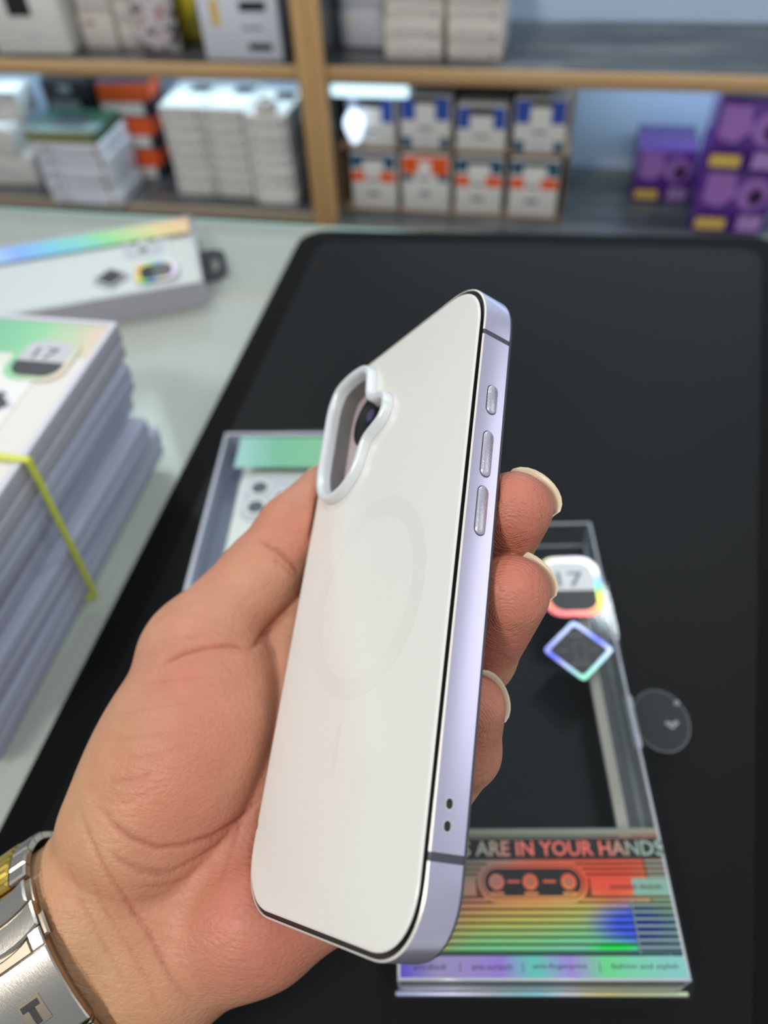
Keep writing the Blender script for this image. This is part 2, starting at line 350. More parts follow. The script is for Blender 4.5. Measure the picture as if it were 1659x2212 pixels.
def hang_tab(parent, w, l, side=0):
    cx = w / 2 + side
    out = [(cx - 21, l + 0.3), (cx + 21, l + 0.3), (cx + 21, l + 12), (cx + 16, l + 19), (cx - 16, l + 19), (cx - 21, l + 12)]
    hole = [(cx - 11, l + 8.5), (cx + 11, l + 8.5), (cx + 11, l + 11.5), (cx + 3, l + 13.5), (cx - 3, l + 13.5), (cx - 11, l + 11.5)]
    ring_prism('hang_tab', out, hole, 3.0, 3.7, M['black_plastic'], parent)

# --- box at the far left, showing a white case
W_, L_, H_ = 100, 200, 20
lb = thing('phone_case_box', 'clear-topped case box with a rainbow edge lying askew at the counter back', 'box', (-459, 458, 0.2), -64.5)
box('tray', (0.8, 0.8, 0), (W_ - 0.8, L_ - 0.8, 2.0), M['insert'], lb, 0.4, 1)
for a, b in (((0, 0, 0), (0.8, L_, H_ - 1)), ((W_ - 0.8, 0, 0), (W_, L_, H_ - 1)), ((0.8, 0, 0), (W_ - 0.8, 0.8, H_ - 1)), ((0.8, L_ - 0.8, 0), (W_ - 0.8, L_, H_ - 1))):
    box('side_wall', a, b, M['grey_side'], lb)
box('lid_window', (1.5, 1.5, H_ - 0.9), (W_ - 1.5, L_ - 1.5, H_ - 0.3), M['clear'], lb)
edge_highlights(lb, W_, L_, 0, H_, 1.6, M['clear_edge'])
box('insert_card', (1.6, 1.6, H_ - 4.4), (W_ - 1.6, L_ - 1.6, H_ - 3.8), M['insert'], lb)
box('foil_border', (3, 3, H_ - 0.3), (26, L_ - 3, H_ - 0.05), M['foil_strip'], lb, label='rainbow foil border')
cs = phone_shell(lb, 54, 100, 78, 160, H_ - 3.8, 1.4)
sticker17(lb, 76, 168, H_ - 0.05, 'foil_ring', 'print_grey', 15, 13)
diamond(lb, 73, 135, H_ - 0.3, 14, 'pale_print')
hang_tab(lb, W_, L_)

# --- tall banded stack at the left edge of the mat
def tray_box(name, label, x, y, z, h, yaw, top=False):
    t = thing(name, label, 'box', (x, y, z), yaw, 'banded stack of case boxes')
    w, l = 103, 199
    box('tray', (0.5, 0.5, 0), (w - 0.5, l - 0.5, h * 0.42), M['grey_side' if top else 'tray'], t, 1.2)
    box('lid', (0, 0, h * 0.42), (w, l, h - 0.6), M['grey_side' if top else 'smoke_side'], t, 1.2)
    box('lid_edge', (-0.4, -0.4, h * 0.42), (w + 0.4, l + 0.4, h * 0.42 + 1.6), M['clear_edge' if not top else 'grey_rim'], t, 0.6, 1)
    return t, w, l
tiers = ('lowest tray box of the banded stack, resting on the counter glass', 'second tray box from the bottom of the banded stack',
         'middle bluish tray box in the banded stack', 'bluish tray box directly under the top box of the stack')
zz = 0.2
for i, (dx, dy, yw, h) in enumerate(((3.5, 6, 0.6, 20), (2.0, -4, -0.8, 18), (-1.5, 1, 0.7, 18), (2, -1, -0.5, 18))):
    tray_box('case_tray_box', tiers[i], -313 + dx, 96 + dy, zz, h, yw); zz += h + 0.1
tb, w, l = tray_box('phone_case_box', 'grey-sided case box with a green foil strip on top of the banded stack', -308, 98, zz, 20, 0.8, True)
ring_prism('lid_rim', rrect(w / 2, l / 2, w / 2, l / 2, 1.5, 3), rrect(w / 2, l / 2, w / 2 - 3.0, l / 2 - 3.0, 1.2, 3), 19.4, 20.2, M['grey_rim'], tb)
box('insert_card', (3, 3, 19.3), (w - 3, l - 3, 19.5), M['insert'], tb)
box('foil_border', (3.2, l - 30, 19.5), (w - 3.2, l - 3.5, 19.65), M['foil_green'], tb, label='green to pink foil strip')
phone_shell(tb, w / 2 - 7, 84, 74, 148, 19.5, 0.5)
sticker17(tb, 78, 166, 20.05, 'foil_green', 'pale_print', 17, 16)
diamond(tb, 70, 131, 20.05, 11, 'grey_rim')
hang_tab(tb, w, l, -2)
TOPZ = zz + 20.2
def loop_band(name, y, x0, x1, z0, z1, wid, m, label):
    sec = rrect((x0 + x1) / 2, (z0 + z1) / 2, (x1 - x0) / 2, (z1 - z0) / 2, 1.8, 4); n = len(sec)
    cxm, czm = (x0 + x1) / 2, (z0 + z1) / 2
    inn = rrect(cxm, czm, (x1 - x0) / 2 - 0.9, (z1 - z0) / 2 - 0.9, 1.2, 4)
    v = []; f = []
    for ring in (sec, inn):
        for yy in (y - wid / 2, y + wid / 2): v += [(p[0], yy + 0.05 * (p[1] - z0), p[1]) for p in ring]
    for i in range(n):
        j = (i + 1) % n
        f += [[i, j, n + j, n + i], [2 * n + j, 2 * n + i, 3 * n + i, 3 * n + j], [i, 2 * n + i, 2 * n + j, j], [n + i, n + j, 3 * n + j, 3 * n + i]]
    o = link(name, mesh(name, v, f, 60), m); return tag(o, label, 'rubber band')
loop_band('rubber_band', 193, -316.2, -203.0, 0.15, TOPZ + 1.1, 3.4, M['band_green'], 'yellow-green rubber band looped around the tall stack of boxes')

# --- box half hidden behind the hand
cb = thing('phone_case_box', 'window box with a white case lying on the mat behind the hand', 'box', (-136, 104, 3.7), 8.5)
W_, L_, H_ = 95, 198, 19
box('tray', (0.8, 0.8, 0), (W_ - 0.8, L_ - 0.8, 2), M['tray'], cb, 0.4, 1)
for a, b in (((0, 0, 0), (0.8, L_, H_ - 1)), ((W_ - 0.8, 0, 0), (W_, L_, H_ - 1)), ((0.8, 0, 0), (W_ - 0.8, 0.8, H_ - 1)), ((0.8, L_ - 0.8, 0), (W_ - 0.8, L_, H_ - 1))):
    box('side_wall', a, b, M['smoke_side'], cb)
edge_highlights(cb, W_, L_, 0, H_, 1.8, M['clear_edge'])
box('lid_window', (1.8, 1.8, H_ - 0.9), (W_ - 1.8, L_ - 1.8, H_ - 0.4), M['clear'], cb)
box('foil_border', (10, L_ - 28, H_ - 0.4), (W_ - 3, L_ - 4, H_ - 0.2), M['foil_green'], cb, label='green to pink foil strip')
box('insert_card', (11, 5, 4.5), (W_ - 6, L_ - 5, 5.0), M['insert'], cb)
phone_shell(cb, 51, 96, 74, 150, 5.0, 9)
hang_tab(cb, W_, L_)

# --- empty clear box on the right, with the cassette-style foil print
W_, L_, H_ = 97, 199, 20
rb = thing('empty_case_box', 'empty clear plastic case box with rainbow striped print on the black mat', 'box', (-18.7, 49.3, 3.7), 10.5)
prism('base_flange', [(-2, -2.5), (101, -2.5), (104, 3), (104, L_ - 2), (101, L_ + 1), (-2, L_ + 1)], 0, 0.7, M['clear'], rb)
for a, b in (((0, 0, 0.7), (0.6, L_, H_ - 1)), ((0.6, 0, 0.7), (W_ - 0.6, 0.6, H_ - 1)), ((0.6, L_ - 0.6, 0.7), (W_ - 0.6, L_, H_ - 1))):
    box('side_wall', a, b, M['clear'], rb)
box('side_wall', (W_ - 0.6, 0, 0.7), (W_, L_, H_ - 1), M['clear_wall'], rb)
edge_highlights(rb, W_, L_, 0.8, 2.2, 1.0, M['clear_edge'], 'base_highlight')
box('lid_sheet', (0, 0, H_ - 0.7), (W_, L_, H_ - 0.2), M['clear'], rb)
edge_highlights(rb, W_, L_, 0.7, H_, 1.1, M['clear_edge'])
box('front_lip', (-1.2, -1.4, 0.8), (100, -0.05, 2.6), M['glint_lip'], rb, 0.3, 1, label='pale lip with rainbow glints painted along the bottom edge')
box('front_flap', (1, 1.1, 2.4), (96, 1.6, 17), M['clear_wall'], rb)
box('inner_sheen', (86.2, 9, 1.0), (87.2, L_ - 20, 15.5), M['sheen'], rb, label='pale strip standing in for a reflection on a plastic fold')
box('inner_sheen', (83, 9, 15.5), (87.2, L_ - 20, 16.3), M['sheen'], rb)  # pale strips painted as the reflection on a plastic fold
box('sheen_web', (87.3, 9, 2.4), (96.2, L_ - 20, 2.9), M['clear_wall'], rb)  # hazy sheet imitates the wide grey reflection beside the wall
ZT = H_ - 0.2
# cassette print: stripes, band, window
def plate(name, x0, y0, x1, y1, m, dz=0.15, label=None): return box(name, (x0, y0, ZT), (x1, y1, ZT + dz), M[m], rb, label=label)
plate('print_bar', 1, 46.9, 96.5, 49.4, 'foil_band', label='grey-green header bar')
plate('print_bar', 1, 45.9, 96.5, 46.4, 'foil_band')
plate('print_backing', 1, 38.9, 96.5, 45.8, 'print_black', 0.05)  # dark printed ground behind the slogan
text_mesh('slogan', 'S ARE IN YOUR HANDS', 24.0, 39.6, ZT + 0.2, 5.4, M['foil_text'], rb, 73.0, 0.018)
plate('print_backing', 1, 7.9, 96.5, 38.8, 'foil_dim', 0.04)  # darker foil ground between the stripes
def hole_stripes():
    y = 38.2; k = 0
    while y > 8.6:
        if 25.8 < y - 0.45 < 31.6: y -= 5.9; continue
        if 24.0 < y < 38.4:
            segs = []
            t = (y - 30.7 - 0.4) / 6.9
            if abs(t) < 1:
                hw = 19.4 + 0.0; cut = math.sqrt(max(0, 1 - t * t)) * 6.9
                segs = [(1.0, 48.5 - 12.6 - cut), (48.5 + 12.6 + cut, 88.8)]
            else: segs = [(1.0, 88.8)]
        else: segs = [(1.0, 80.5), (81.6, 88.8)] if False else [(1.0, 81.5)]
        for a, b in segs: plate('stripe', a, y - (0.95 if y > 25 else 1.25), b, y, 'foil_band')
        if y < 24: plate('stripe', 82.3, y - 0.7, 96.3, y - 0.1, 'foil_side')
        else: plate('stripe', 89.5, y - 0.7, 96.3, y - 0.1, 'foil_side')
        y -= (1.75 if y > 25 else 2.2); k += 1
hole_stripes()
plate('label_band', 1, 26.2, 28.2, 31.9, 'foil_band'); plate('label_band', 68.8, 26.2, 83.5, 31.9, 'foil_band'); plate('label_band', 83.5, 26.2, 96.5, 31.9, 'foil_side')
for x0, n_c in ((75.5, 11), (86.0, 9)):                             # two blurred words of fine print
    for q_ in range(n_c): box('fine_print', (x0 + q_ * 0.88, 28.3, ZT + 0.15), (x0 + q_ * 0.88 + 0.42, 29.5 + 0.35 * (q_ * 7 % 3 == 1), ZT + 0.2), M['print_black'], rb)
stad = lambda hx, hy: rrect(48.5, 30.7, hx, hy, hy - 0.01, 10)
ring_prism('window_border', stad(19.6, 6.9), stad(18.4, 5.7), ZT, ZT + 0.3, M['foil_band'], rb)
ring_prism('window_border', stad(17.9, 5.3), stad(17.2, 4.6), ZT, ZT + 0.25, M['foil_band'], rb)
prism('window_field', stad(17.2, 4.6), ZT, ZT + 0.12, M['print_black'], rb)
for x in (35.6, 47.6, 61.2):
    prism('spool', circle(x, 30.8, 2.7, 24), ZT + 0.12, ZT + 0.25, M['foil_band'], rb)
    ring_prism('spool_hub', circle(x, 30.8, 1.2, 16), circle(x, 30.8, 0.7, 16), ZT + 0.25, ZT + 0.35, M['print_grey'], rb)
    box('spool_tag', (x - 2.4, 26.5, ZT + 0.12), (x + 2.4, 27.4, ZT + 0.22), M['foil_band'], rb)
for x in (41.7, 54.4): box('window_dash', (x - 2.2, 30.5, ZT + 0.12), (x + 2.2, 31.3, ZT + 0.22), M['foil_band'], rb)
plate('print_corner', 81.9, 8.0, 82.2, 25, 'foil_side', 0.2)
plate('bottom_band', 1, 0.9, 96.4, 7.4, 'foil_bottom', label='violet and green foil caption band')
for x, wd, s in ((5.5, 11, 'anti-shock'), (25, 13.5, 'anti-scratch'), (45.5, 18, 'anti-fingerprint'), (71.5, 22, 'fashion and stylish')):
    text_mesh('caption', s, x, 3.2, ZT + 0.2, 1.9, M['print_black'], rb, wd)
for x in (21, 42, 67.5): box('caption_divider', (x, 2.6, ZT + 0.15), (x + 0.25, 5.4, ZT + 0.2), M['print_black'], rb)
sticker17(rb, 81.5, 160, ZT, 'foil_ring', 'foil_white')
diamond(rb, 79.5, 125.6, ZT)
# round clear seal hanging off the side wall
prism('seal_sticker', circle(110.5, 96.5, 11.5, 40, 14), 11.0, 11.25, M['clear_edge'] if False else clear('clear_seal', haze=0.02, ior=1.25), rb)
ring_prism('seal_rim', circle(110.5, 96.5, 11.6, 40, 14.1), circle(110.5, 96.5, 11.3, 40, 13.8), 10.95, 11.3, M['clear_wall'], rb)
box('seal_fold', (97.2, 85, 10.6), (100.5, 108, 11.0), M['clear_edge'], rb)
for k, (sx, sy, r) in enumerate(((114.5, 94.0, 1.3), (116.5, 95.2, 0.9), (112.8, 95.0, 0.8), (118.8, 104.2, 1.0))):
    ring_prism('seal_bubble', circle(sx, sy, r, 14), circle(sx, sy, r * 0.6, 14), 11.25, 11.5, M['clear_edge'], rb)

# ------------------------------------------------------------------ shelf unit behind the counter
ZL, ZM, YF, YB = -288.0, -71.0, 1130.0, 1335.0
sh = thing('display_shelf', 'oak-edged shelf unit with slate boards along the shop wall', 'shelf', (0, 0, -1000))
def zz_(z): return z + 1000
def board(x0, x1, ztop, th=20, front=0):
    b = box('shelf_board', (x0, YF + 3 - front, zz_(ztop - th)), (x1, YB, zz_(ztop)), M['slate'], sh)
    box('edge_strip', (x0, YF - front, zz_(ztop - th) - 0.5), (x1, YF + 3 - front, zz_(ztop) + 0.3), M['worn_edge' if ztop == ZL else 'oak_edge'], b, 0.8, 1)
for z in (ZM, ZL, ZL - 300, ZM + 300):
    board(-1400, -363, z); board(-322, 900, z, front=(38 if z == ZL else 0))
for x0, x1 in ((-363, -343), (-342.4, -322)): box('upright_panel', (x0, YF - 0.5, zz_(-1000)), (x1, YB, zz_(420)), M['slate'], sh); box('upright_edge', (x0, YF - 3, zz_(-1000)), (x1, YF - 0.6, zz_(420)), M['oak'], sh, 0.8, 1)
for x0, x1 in ((-1400, -363), (-322, 900)):
    for z0, z1 in ((ZL, ZM - 20), (ZM, ZM + 280), (ZL - 280, ZL - 20)): box('back_panel', (x0, YB, zz_(z0)), (x1, YB + 8, zz_(z1)), M['pale_panel'], sh)
box('upright_panel', (-1420, YF, 0), (-1400, YB, zz_(420)), M['oak'], sh); box('upright_panel', (900, YF, 0), (920, YB, zz_(420)), M['oak'], sh)

# bars under the boards: long ones unseen, top one added to brighten the panel
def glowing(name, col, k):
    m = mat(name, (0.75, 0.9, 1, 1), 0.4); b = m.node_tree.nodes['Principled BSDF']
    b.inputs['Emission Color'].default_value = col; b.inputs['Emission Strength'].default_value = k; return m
glow, glow_long, glow_drop = glowing('glare_glow', (0.62, 0.9, 0.98, 1), 1.1), glowing('unseen_bar_glow', (0.60, 0.84, 1.0, 1), 15.0), glowing('glare_body', (0.66, 0.80, 1.0, 1), 1.5)
def glow_bar(x0, x1, y, label, r=8, g=None, z=ZM):
    t = thing('glow_bar', label, 'lamp', ((x0 + x1) / 2, y, z - 20.5)); hx = (x1 - x0) / 2
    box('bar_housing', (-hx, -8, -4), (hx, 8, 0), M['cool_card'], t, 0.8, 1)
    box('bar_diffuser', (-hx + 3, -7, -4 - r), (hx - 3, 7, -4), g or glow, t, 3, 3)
    for s in (-1, 1): box('glow_bar_end', (s * hx - 2.5, -7.5, -4.5 - r), (s * hx + 2.5, 7.5, -4), M['cool_card'], t, 1, 1)
glow_bar(-321, -205, 1143, 'short glowing bar standing in for glare under the shelf beside the oak post', 17)  # stands in for the glare on clear plastic
glow_bar(-1120, -380, 1215, 'long unseen light bar under the left shelf behind the carton stacks', 10, glow_long)
glow_bar(30, 700, 1215, 'long unseen light bar under the right shelf above the purple boxes', 10, glow_long)
glow_bar(-300, 700, 1250, 'unseen added light bar under the top shelf board right of the oak post', 10, glow_long, ZM + 300)
tg = thing('glare_drop', 'small bluish pear-shaped bulb standing in for a reflection under the short bar', 'glare', (-288, 1136, ZM - 106))  # glowing shape stands in for a spot of glare
def lathe(name, prof, m, parent, n=24):
    v = [(r * math.cos(2 * math.pi * i / n), r * math.sin(2 * math.pi * i / n), z) for r, z in prof for i in range(n)]
    f = [[a * n + i, a * n + (i + 1) % n, (a + 1) * n + (i + 1) % n, (a + 1) * n + i] for a in range(len(prof) - 1) for i in range(n)]
    return part(name, v, f, m, parent, 50)
lathe('glare_body', [(0.3, 0), (4, 1.2), (7.5, 6), (12, 16), (15, 26), (14.5, 34), (10, 42), (6, 47), (5, 52)], glow_drop, tg)
lathe('glare_stem', [(5.2, 51), (5.6, 53), (5.6, 60), (2, 61), (1, 62.5)], M['cool_card'], tg)

# ------------------------------------------------------------------ cartons on the shelves
def carton(label, x0, x1, yf, d, z, h, m, yaw=0.0, group=None, bev=1.0, name='carton', cat='box'):
    """A carton whose front lower-left corner stands at (x0, yf, z)."""
    w = x1 - x0
    t = thing(name, label, cat, (x0, yf, z), yaw, group)
    box('carton_body', (0, 0, 0), (w, d, h), M[m], t, bev)
    return t, w, h
def patch(t, x0, z0, x1, z1, m, name='print_patch', dy=0.0):            # printed patch on the front face
    return box(name, (x0, -0.35 - dy, z0), (x1, 0.05, z1), M[m], t)
def toppatch(t, x0, y0, x1, y1, h, m): return box('print_patch', (x0, y0, h - 0.05), (x1, y1, h + 0.35), M[m], t)
e = 0.4
# upper left bay
t, w, h = carton('big white carton with a black phone picture at the far left of the upper shelf', -833, -712, 1143, 62, ZM + e, 118, 'white_card', 2, bev=5)
b = patch(t, 40, 52, 76, 118, 'black_card', 'phone_picture'); patch(t, 52, 24, 84, 28, 'pale_print'); prism('print_disc', circle(0, 0, 15, 24), 0, 0.4, M['pale_print'], t).matrix_local = Matrix.Translation((-0.004, -0.0001, 0.062)) @ Matrix.Rotation(math.pi / 2, 4, 'X')
for k, (lab, hh, mm) in enumerate((('cream carton at the bottom of the pair beside the big white carton', 44, 'warm_card'), ('cream carton on top of the pair beside the big white carton', 52, 'warm_card'))):
    t, w, h = carton(lab, -707 + 2 * k, -654 + k, 1182 + k, 70, ZM + e + k * 44.3, hh, mm, 0); patch(t, 6, 8, 40, 12, 'pale_print'); patch(t, 6, hh - 12, 26, hh - 8, 'kraft')
for k, lab in enumerate(('narrow cream carton at the bottom beside the patterned packet', 'narrow cream carton in the middle of the three behind the patterned packet', 'narrow cream carton on top of the three behind the patterned packet')):
    t, w, h = carton(lab, -651, -612 - k, 1188, 70, ZM + e + k * 30.3, 30, 'warm_card', 0); patch(t, 5, 10, 24, 14, 'pale_print')
# patterned packets: pillow bag
def pillow(name, label, cat, x, y, z, w, d, h, m, patches, yaw=0):
    t = thing(name, label, cat, (x, y, z), yaw); nx, nz = 10, 12; v = []; f = []
    for side in (0, 1):
        for j in range(nz + 1):
            for i in range(nx + 1):
                u, s = i / nx * 2 - 1, j / nz * 2 - 1
                b = max(0, (1 - abs(u) ** 3)) ** 0.5 * max(0, (1 - abs(s) ** 4)) ** 0.5 * d / 2 + 0.4
                wob = 1.2 * math.sin(5 * s + 3 * u)
                v.append((u * w / 2 * (1 - 0.04 * math.cos(6 * s)), (b + wob * 0.4) * (1 if side else -1) + d / 2 + 1, h * j / nz))
    n = (nx + 1) * (nz + 1)
    for side in (0, 1):
        for j in range(nz):
            for i in range(nx):
                q = [side * n + j * (nx + 1) + i, side * n + j * (nx + 1) + i + 1, side * n + (j + 1) * (nx + 1) + i + 1, side * n + (j + 1) * (nx + 1) + i]
                f.append(q if side == 0 else q[::-1])
    o = part('bag_body', v, f, m, t, 60)
    for (x0, z0, x1, z1, pm) in patches:
        box('print_patch', (x0, -0.6, z0), (x1, 4, z1), M[pm], t, 0.8, 1)
    return t
pm_ = mat('patterned_film', srgb(200, 190, 190), 0.3)
noise_colour(pm_, [(0.36, srgb(40, 34, 48)), (0.44, srgb(206, 196, 198)), (0.55, srgb(214, 204, 204)), (0.6, srgb(150, 40, 44)), (0.66, srgb(210, 200, 196))], 45, 2)
pillow('snack_packet', 'red white and dark patterned packet on the upper left shelf', 'packet', -580, 1152, ZM + e, 66, 30, 100, pm_, [])
pm2 = mat('yellow_film', srgb(222, 204, 40), 0.3); noise_colour(pm2, [(0.42, srgb(126, 116, 36)), (0.55, srgb(226, 206, 48))], 22, 1, stretch=(1, 1, 0.3))
pillow('snack_packet', 'bright yellow packet standing behind the patterned packet', 'packet', -545, 1196, ZM + e, 68, 26, 96, pm2, [])
t, w, h = carton('grey-white carton with two dark slots next to the oak post', -500, -386, 1142, 66, ZM + e, 96, 'cool_card', 1, bev=2)
patch(t, 60, 62, 98, 74, 'black_card', 'window_slot'); patch(t, 66, 14, 100, 23, 'black_card', 'window_slot'); patch(t, 18, 44, 30, 76, 'gold_print'); patch(t, 8, 30, 52, 32, 'pale_print'); patch(t, 60, 40, 90, 44, 'grey_print')
# upper right bay
for k, lab in enumerate(('film-wrapped grey carton at the bottom of the stack beside the oak post', 'film-wrapped grey carton on top of the stack beside the oak post')):
    t, w, h = carton(lab, -318 + k, -252, 1208, 70, ZM + e + 48.3 * k, 48, 'cool_card', -6 + k, bev=3); patch(t, 8, 10, 50, 16, 'pale_print'); patch(t, 4, 30, 30, 40, 'white_card')
def stack(n, h, x0, x1, y, d, z, m, label, group, deco=None, jit=1.5, yaw=0, name='carton'):
    words = {0: 'lowest', n - 1: 'topmost'}; nth = ('', 'second', 'third', 'fourth', 'fifth', 'sixth', 'seventh', 'eighth')
    first = None
    for k in range(n):
        which = words.get(k, nth[k] + ' from the bottom')
        lab = label.replace('#', which)
        if first is None:
            t, w, hh = carton(lab, x0, x1, y, d, z, h, m, yaw, group, 0.8, name)
            if deco: deco(t, w, h)
            first = t; r = t
        else:
            r = first.copy(); COL.objects.link(r); r['label'] = lab
            for ch in first.children:
                c = ch.copy(); COL.objects.link(c); c.parent = r
        r.location = ((x0 + random.uniform(-jit, jit)) * S, (y + random.uniform(-jit, jit)) * S, (z + k * (h + 0.15)) * S)
        r.rotation_euler = (0, 0, math.radians(yaw + random.uniform(-1.2, 1.2)))
def d_upper(t, w, h): patch(t, 14, h * 0.45, w - 18, h * 0.6, 'pale_print'); patch(t, w - 15, h * 0.2, w - 9, h * 0.4, 'grey_print')
stack(5, 23, -243, -164, 1167, 80, ZM + e, 'warm_card', '# cream carton in the middle stack of the upper right shelf', 'cream cartons, middle stack', d_upper)
stack(5, 23, -158, -84, 1167, 88, ZM + e, 'warm_card', '# cream carton in the stack beside the empty slate shelf', 'cream cartons, outer stack', d_upper, 1.5, -2)
# lower left bay: white stacks with cool tops
def d_thin(t, w, h):
    patch(t, 6, h * 0.35, 10, h * 0.6, 'grey_print'); patch(t, w * 0.45, h * 0.3, w * 0.8, h * 0.45, 'pale_print'); patch(t, w - 9, 3, w - 5, h - 4, 'grey_print'); toppatch(t, w * 0.42, 60, w * 0.9, 92, h, 'black_card')
stack(7, 20, -609, -541, 1170, 105, ZL + e, 'white_card', '# thin white carton in the first of three white stacks', 'thin white cartons, first stack', d_thin, 1.2, 0)
stack(7, 20, -537, -468, 1169, 105, ZL + e, 'white_card', '# thin white carton in the middle of three white stacks', 'thin white cartons, middle stack', d_thin, 1.2, 0)
stack(7, 20, -463, -396, 1150, 108, ZL + e, 'white_card', '# thin white carton in the white stack touching the oak post', 'thin white cartons, post stack', d_thin, 1.2, -1)
tr = thing('tape_roll', 'small cream tape roll lying on the stack beside the oak post', 'tape', (-432, 1168, ZL + e + 7 * 20.15 + 0.5))
ring_prism('tape_band', circle(0, 0, 17, 28), circle(0, 0, 9, 28), 0, 15, M['warm_card'], tr, 40); ring_prism('tape_core', circle(0, 0, 8.9, 28), circle(0, 0, 7.6, 28), 0.4, 14.6, M['kraft'], tr, 40)
def d_ten(t, w, h): patch(t, 18, h * 0.3, 24, h * 0.7, 'grey_print'); patch(t, 30, h * 0.3, 34, h * 0.6, 'grey_print'); patch(t, w - 14, 3, w - 8, h - 4, 'kraft')
stack(5, 20.3, -816, -694, 1119, 92, ZL + e, 'cool_card', '# white carton in the stack under the dark green box', 'white cartons under the green box', d_ten, 1.6, -1)
t, w, h = carton('dark green carton lying on the white stack at the left', -822, -700, 1116, 92, ZL + e + 5 * 20.45 + 0.5, 16, 'green_card', -1)
patch(t, 2, 2, w - 2, 14, 'olive_card'); patch(t, 2, 1, w - 2, 2.2, 'gold_print', dy=0.2); patch(t, 2, 13, w - 2, 14.4, 'gold_print', dy=0.2); toppatch(t, 34, 18, 92, 70, h, 'black_card')
for k in range(3):
    t, w, h = carton(('lowest', 'middle', 'topmost')[k] + ' orange-fronted carton in the stack behind the green box', -742 + 4 * k, -655 + 3 * k, 1216, 60, ZL + e + 52.3 * k, 52, 'navy_card', 3)
    patch(t, 1, 22, w - 1, 50, 'orange_card'); patch(t, 1, 2, w - 12, 21, 'white_card'); box('print_patch', (w - 0.05, 4, 22), (w + 0.35, 58, 46), M['orange_card'], t)
for k in range(3):
    t, w, h = carton(('lowest', 'middle', 'topmost')[k] + ' black carton with pale lettering beside the orange-fronted stack', -836, -748, 1222, 60, ZL + e + 52.3 * k, 52, 'black_card', 0)
    patch(t, 10, 8, 62, 20, 'grey_print'); patch(t, 30, 30, 52, 44, 'grey_print')
def small_white(lab, x0, x1, y, z, h, yaw):
    t, w, h = carton(lab, x0, x1, y, 58, z, h, 'white_card', yaw, bev=3); patch(t, 8, h * 0.4, w * 0.7, h * 0.5, 'pale_print'); patch(t, 8, h * 0.62, w * 0.5, h * 0.7, 'pale_print')
small_white('small white carton at the bottom of the leftmost pile on the lower shelf', -962, -868, 1168, ZL + e, 52, 3)
small_white('small white carton in the middle of the leftmost pile on the lower shelf', -972, -886, 1172, ZL + e + 52.6, 46, -4)
small_white('small white carton on top of the leftmost pile on the lower shelf', -955, -875, 1200, ZL + e + 99.2, 44, 2)
small_white('small white carton tucked in the far corner behind the leftmost pile', -1045, -985, 1200, ZL + e, 90, 0)
# lower right bay: two tiers of small printed cartons in a kraft rack
rk = thing('carton_rack', 'brown two-tier rack holding the small blue and orange cartons', 'rack', (-398 + 77, 1150, ZL + e))
RX = [-321, -312, -226, -140, -61, 26]
box('rack_base', (0, 0, 0), (347, 86, 2), M['kraft'], rk); box('rack_tier', (0, 0, 97.5), (347, 86, 100), M['kraft'], rk); box('rack_back', (0, 86.2, 0), (347, 88, 186), M['kraft'], rk)
for x in (0, 346): box('rack_side', (x, 0, 2), (x + 1.6, 86, 97.4), M['kraft'], rk)
cols = [(-302, -232), (-222, -149), (-139, -68), (-57, 16)]
def printed(lab, x0, x1, z, h, kind, grp):
    t, w, hh = carton(lab, x0, x1, 1152, 72, z, h, 'white_card', 0, grp, 0.8)
    q = lambda a, b, c, d, m: patch(t, a * w, b * h, c * w, d * h, m)
    if kind == 'blue':
        q(0.02, .55, .30, .98, 'blue_card'); q(.70, .55, .98, .98, 'blue_card'); q(.30, .86, .70, .98, 'navy_card'); q(0.02, .02, .22, .22, 'teal_card'); q(.80, .02, .98, .22, 'teal_card'); q(.36, .36, .64, .42, 'grey_print'); q(.40, .1, .62, .2, 'pale_print')
    elif kind == 'bluelow':
        q(0.02, .5, .26, .98, 'blue_card'); q(.74, .5, .98, .98, 'blue_card'); q(.26, .8, .74, .98, 'navy_card'); q(.34, .3, .66, .36, 'grey_print')
    elif kind == 'orange':
        q(0.02, .68, .34, .97, 'orange_card'); q(.62, .66, .98, .98, 'orange_card'); q(.34, .9, .62, .98, 'orange_card'); q(0.02, .55, .24, .66, 'teal_card'); q(.76, .55, .98, .66, 'teal_card'); q(.38, .28, .60, .36, 'grey_print'); q(.38, .56, .56, .62, 'grey_print')
    else:
        q(0.02, .74, .26, .97, 'teal_card'); q(.74, .72, .98, .97, 'teal_card'); q(.26, .88, .74, .97, 'navy_card'); q(0.02, .5, .30, .68, 'orange_card'); q(.64, .5, .98, .68, 'orange_card'); q(.34, .24, .62, .32, 'grey_print'); q(.38, .5, .56, .56, 'grey_print')
nm = ('first', 'second', 'third', 'fourth')
for i, ((a, b), k1, k2) in enumerate(zip(cols, ('bluelow', 'blue', 'bluelow', 'blue'), ('teal', 'orange', 'teal', 'teal'))):
    printed('%s white and orange carton from the post on the lower rack tier' % nm[i], a, b, ZL + e + 2.3, 88, k2, 'cartons on the lower rack tier')
    printed('%s white and blue carton from the post on the upper rack tier' % nm[i], a, b, ZL + e + 100.3, (70, 74, 62, 74)[i], k1, 'cartons on the upper rack tier')
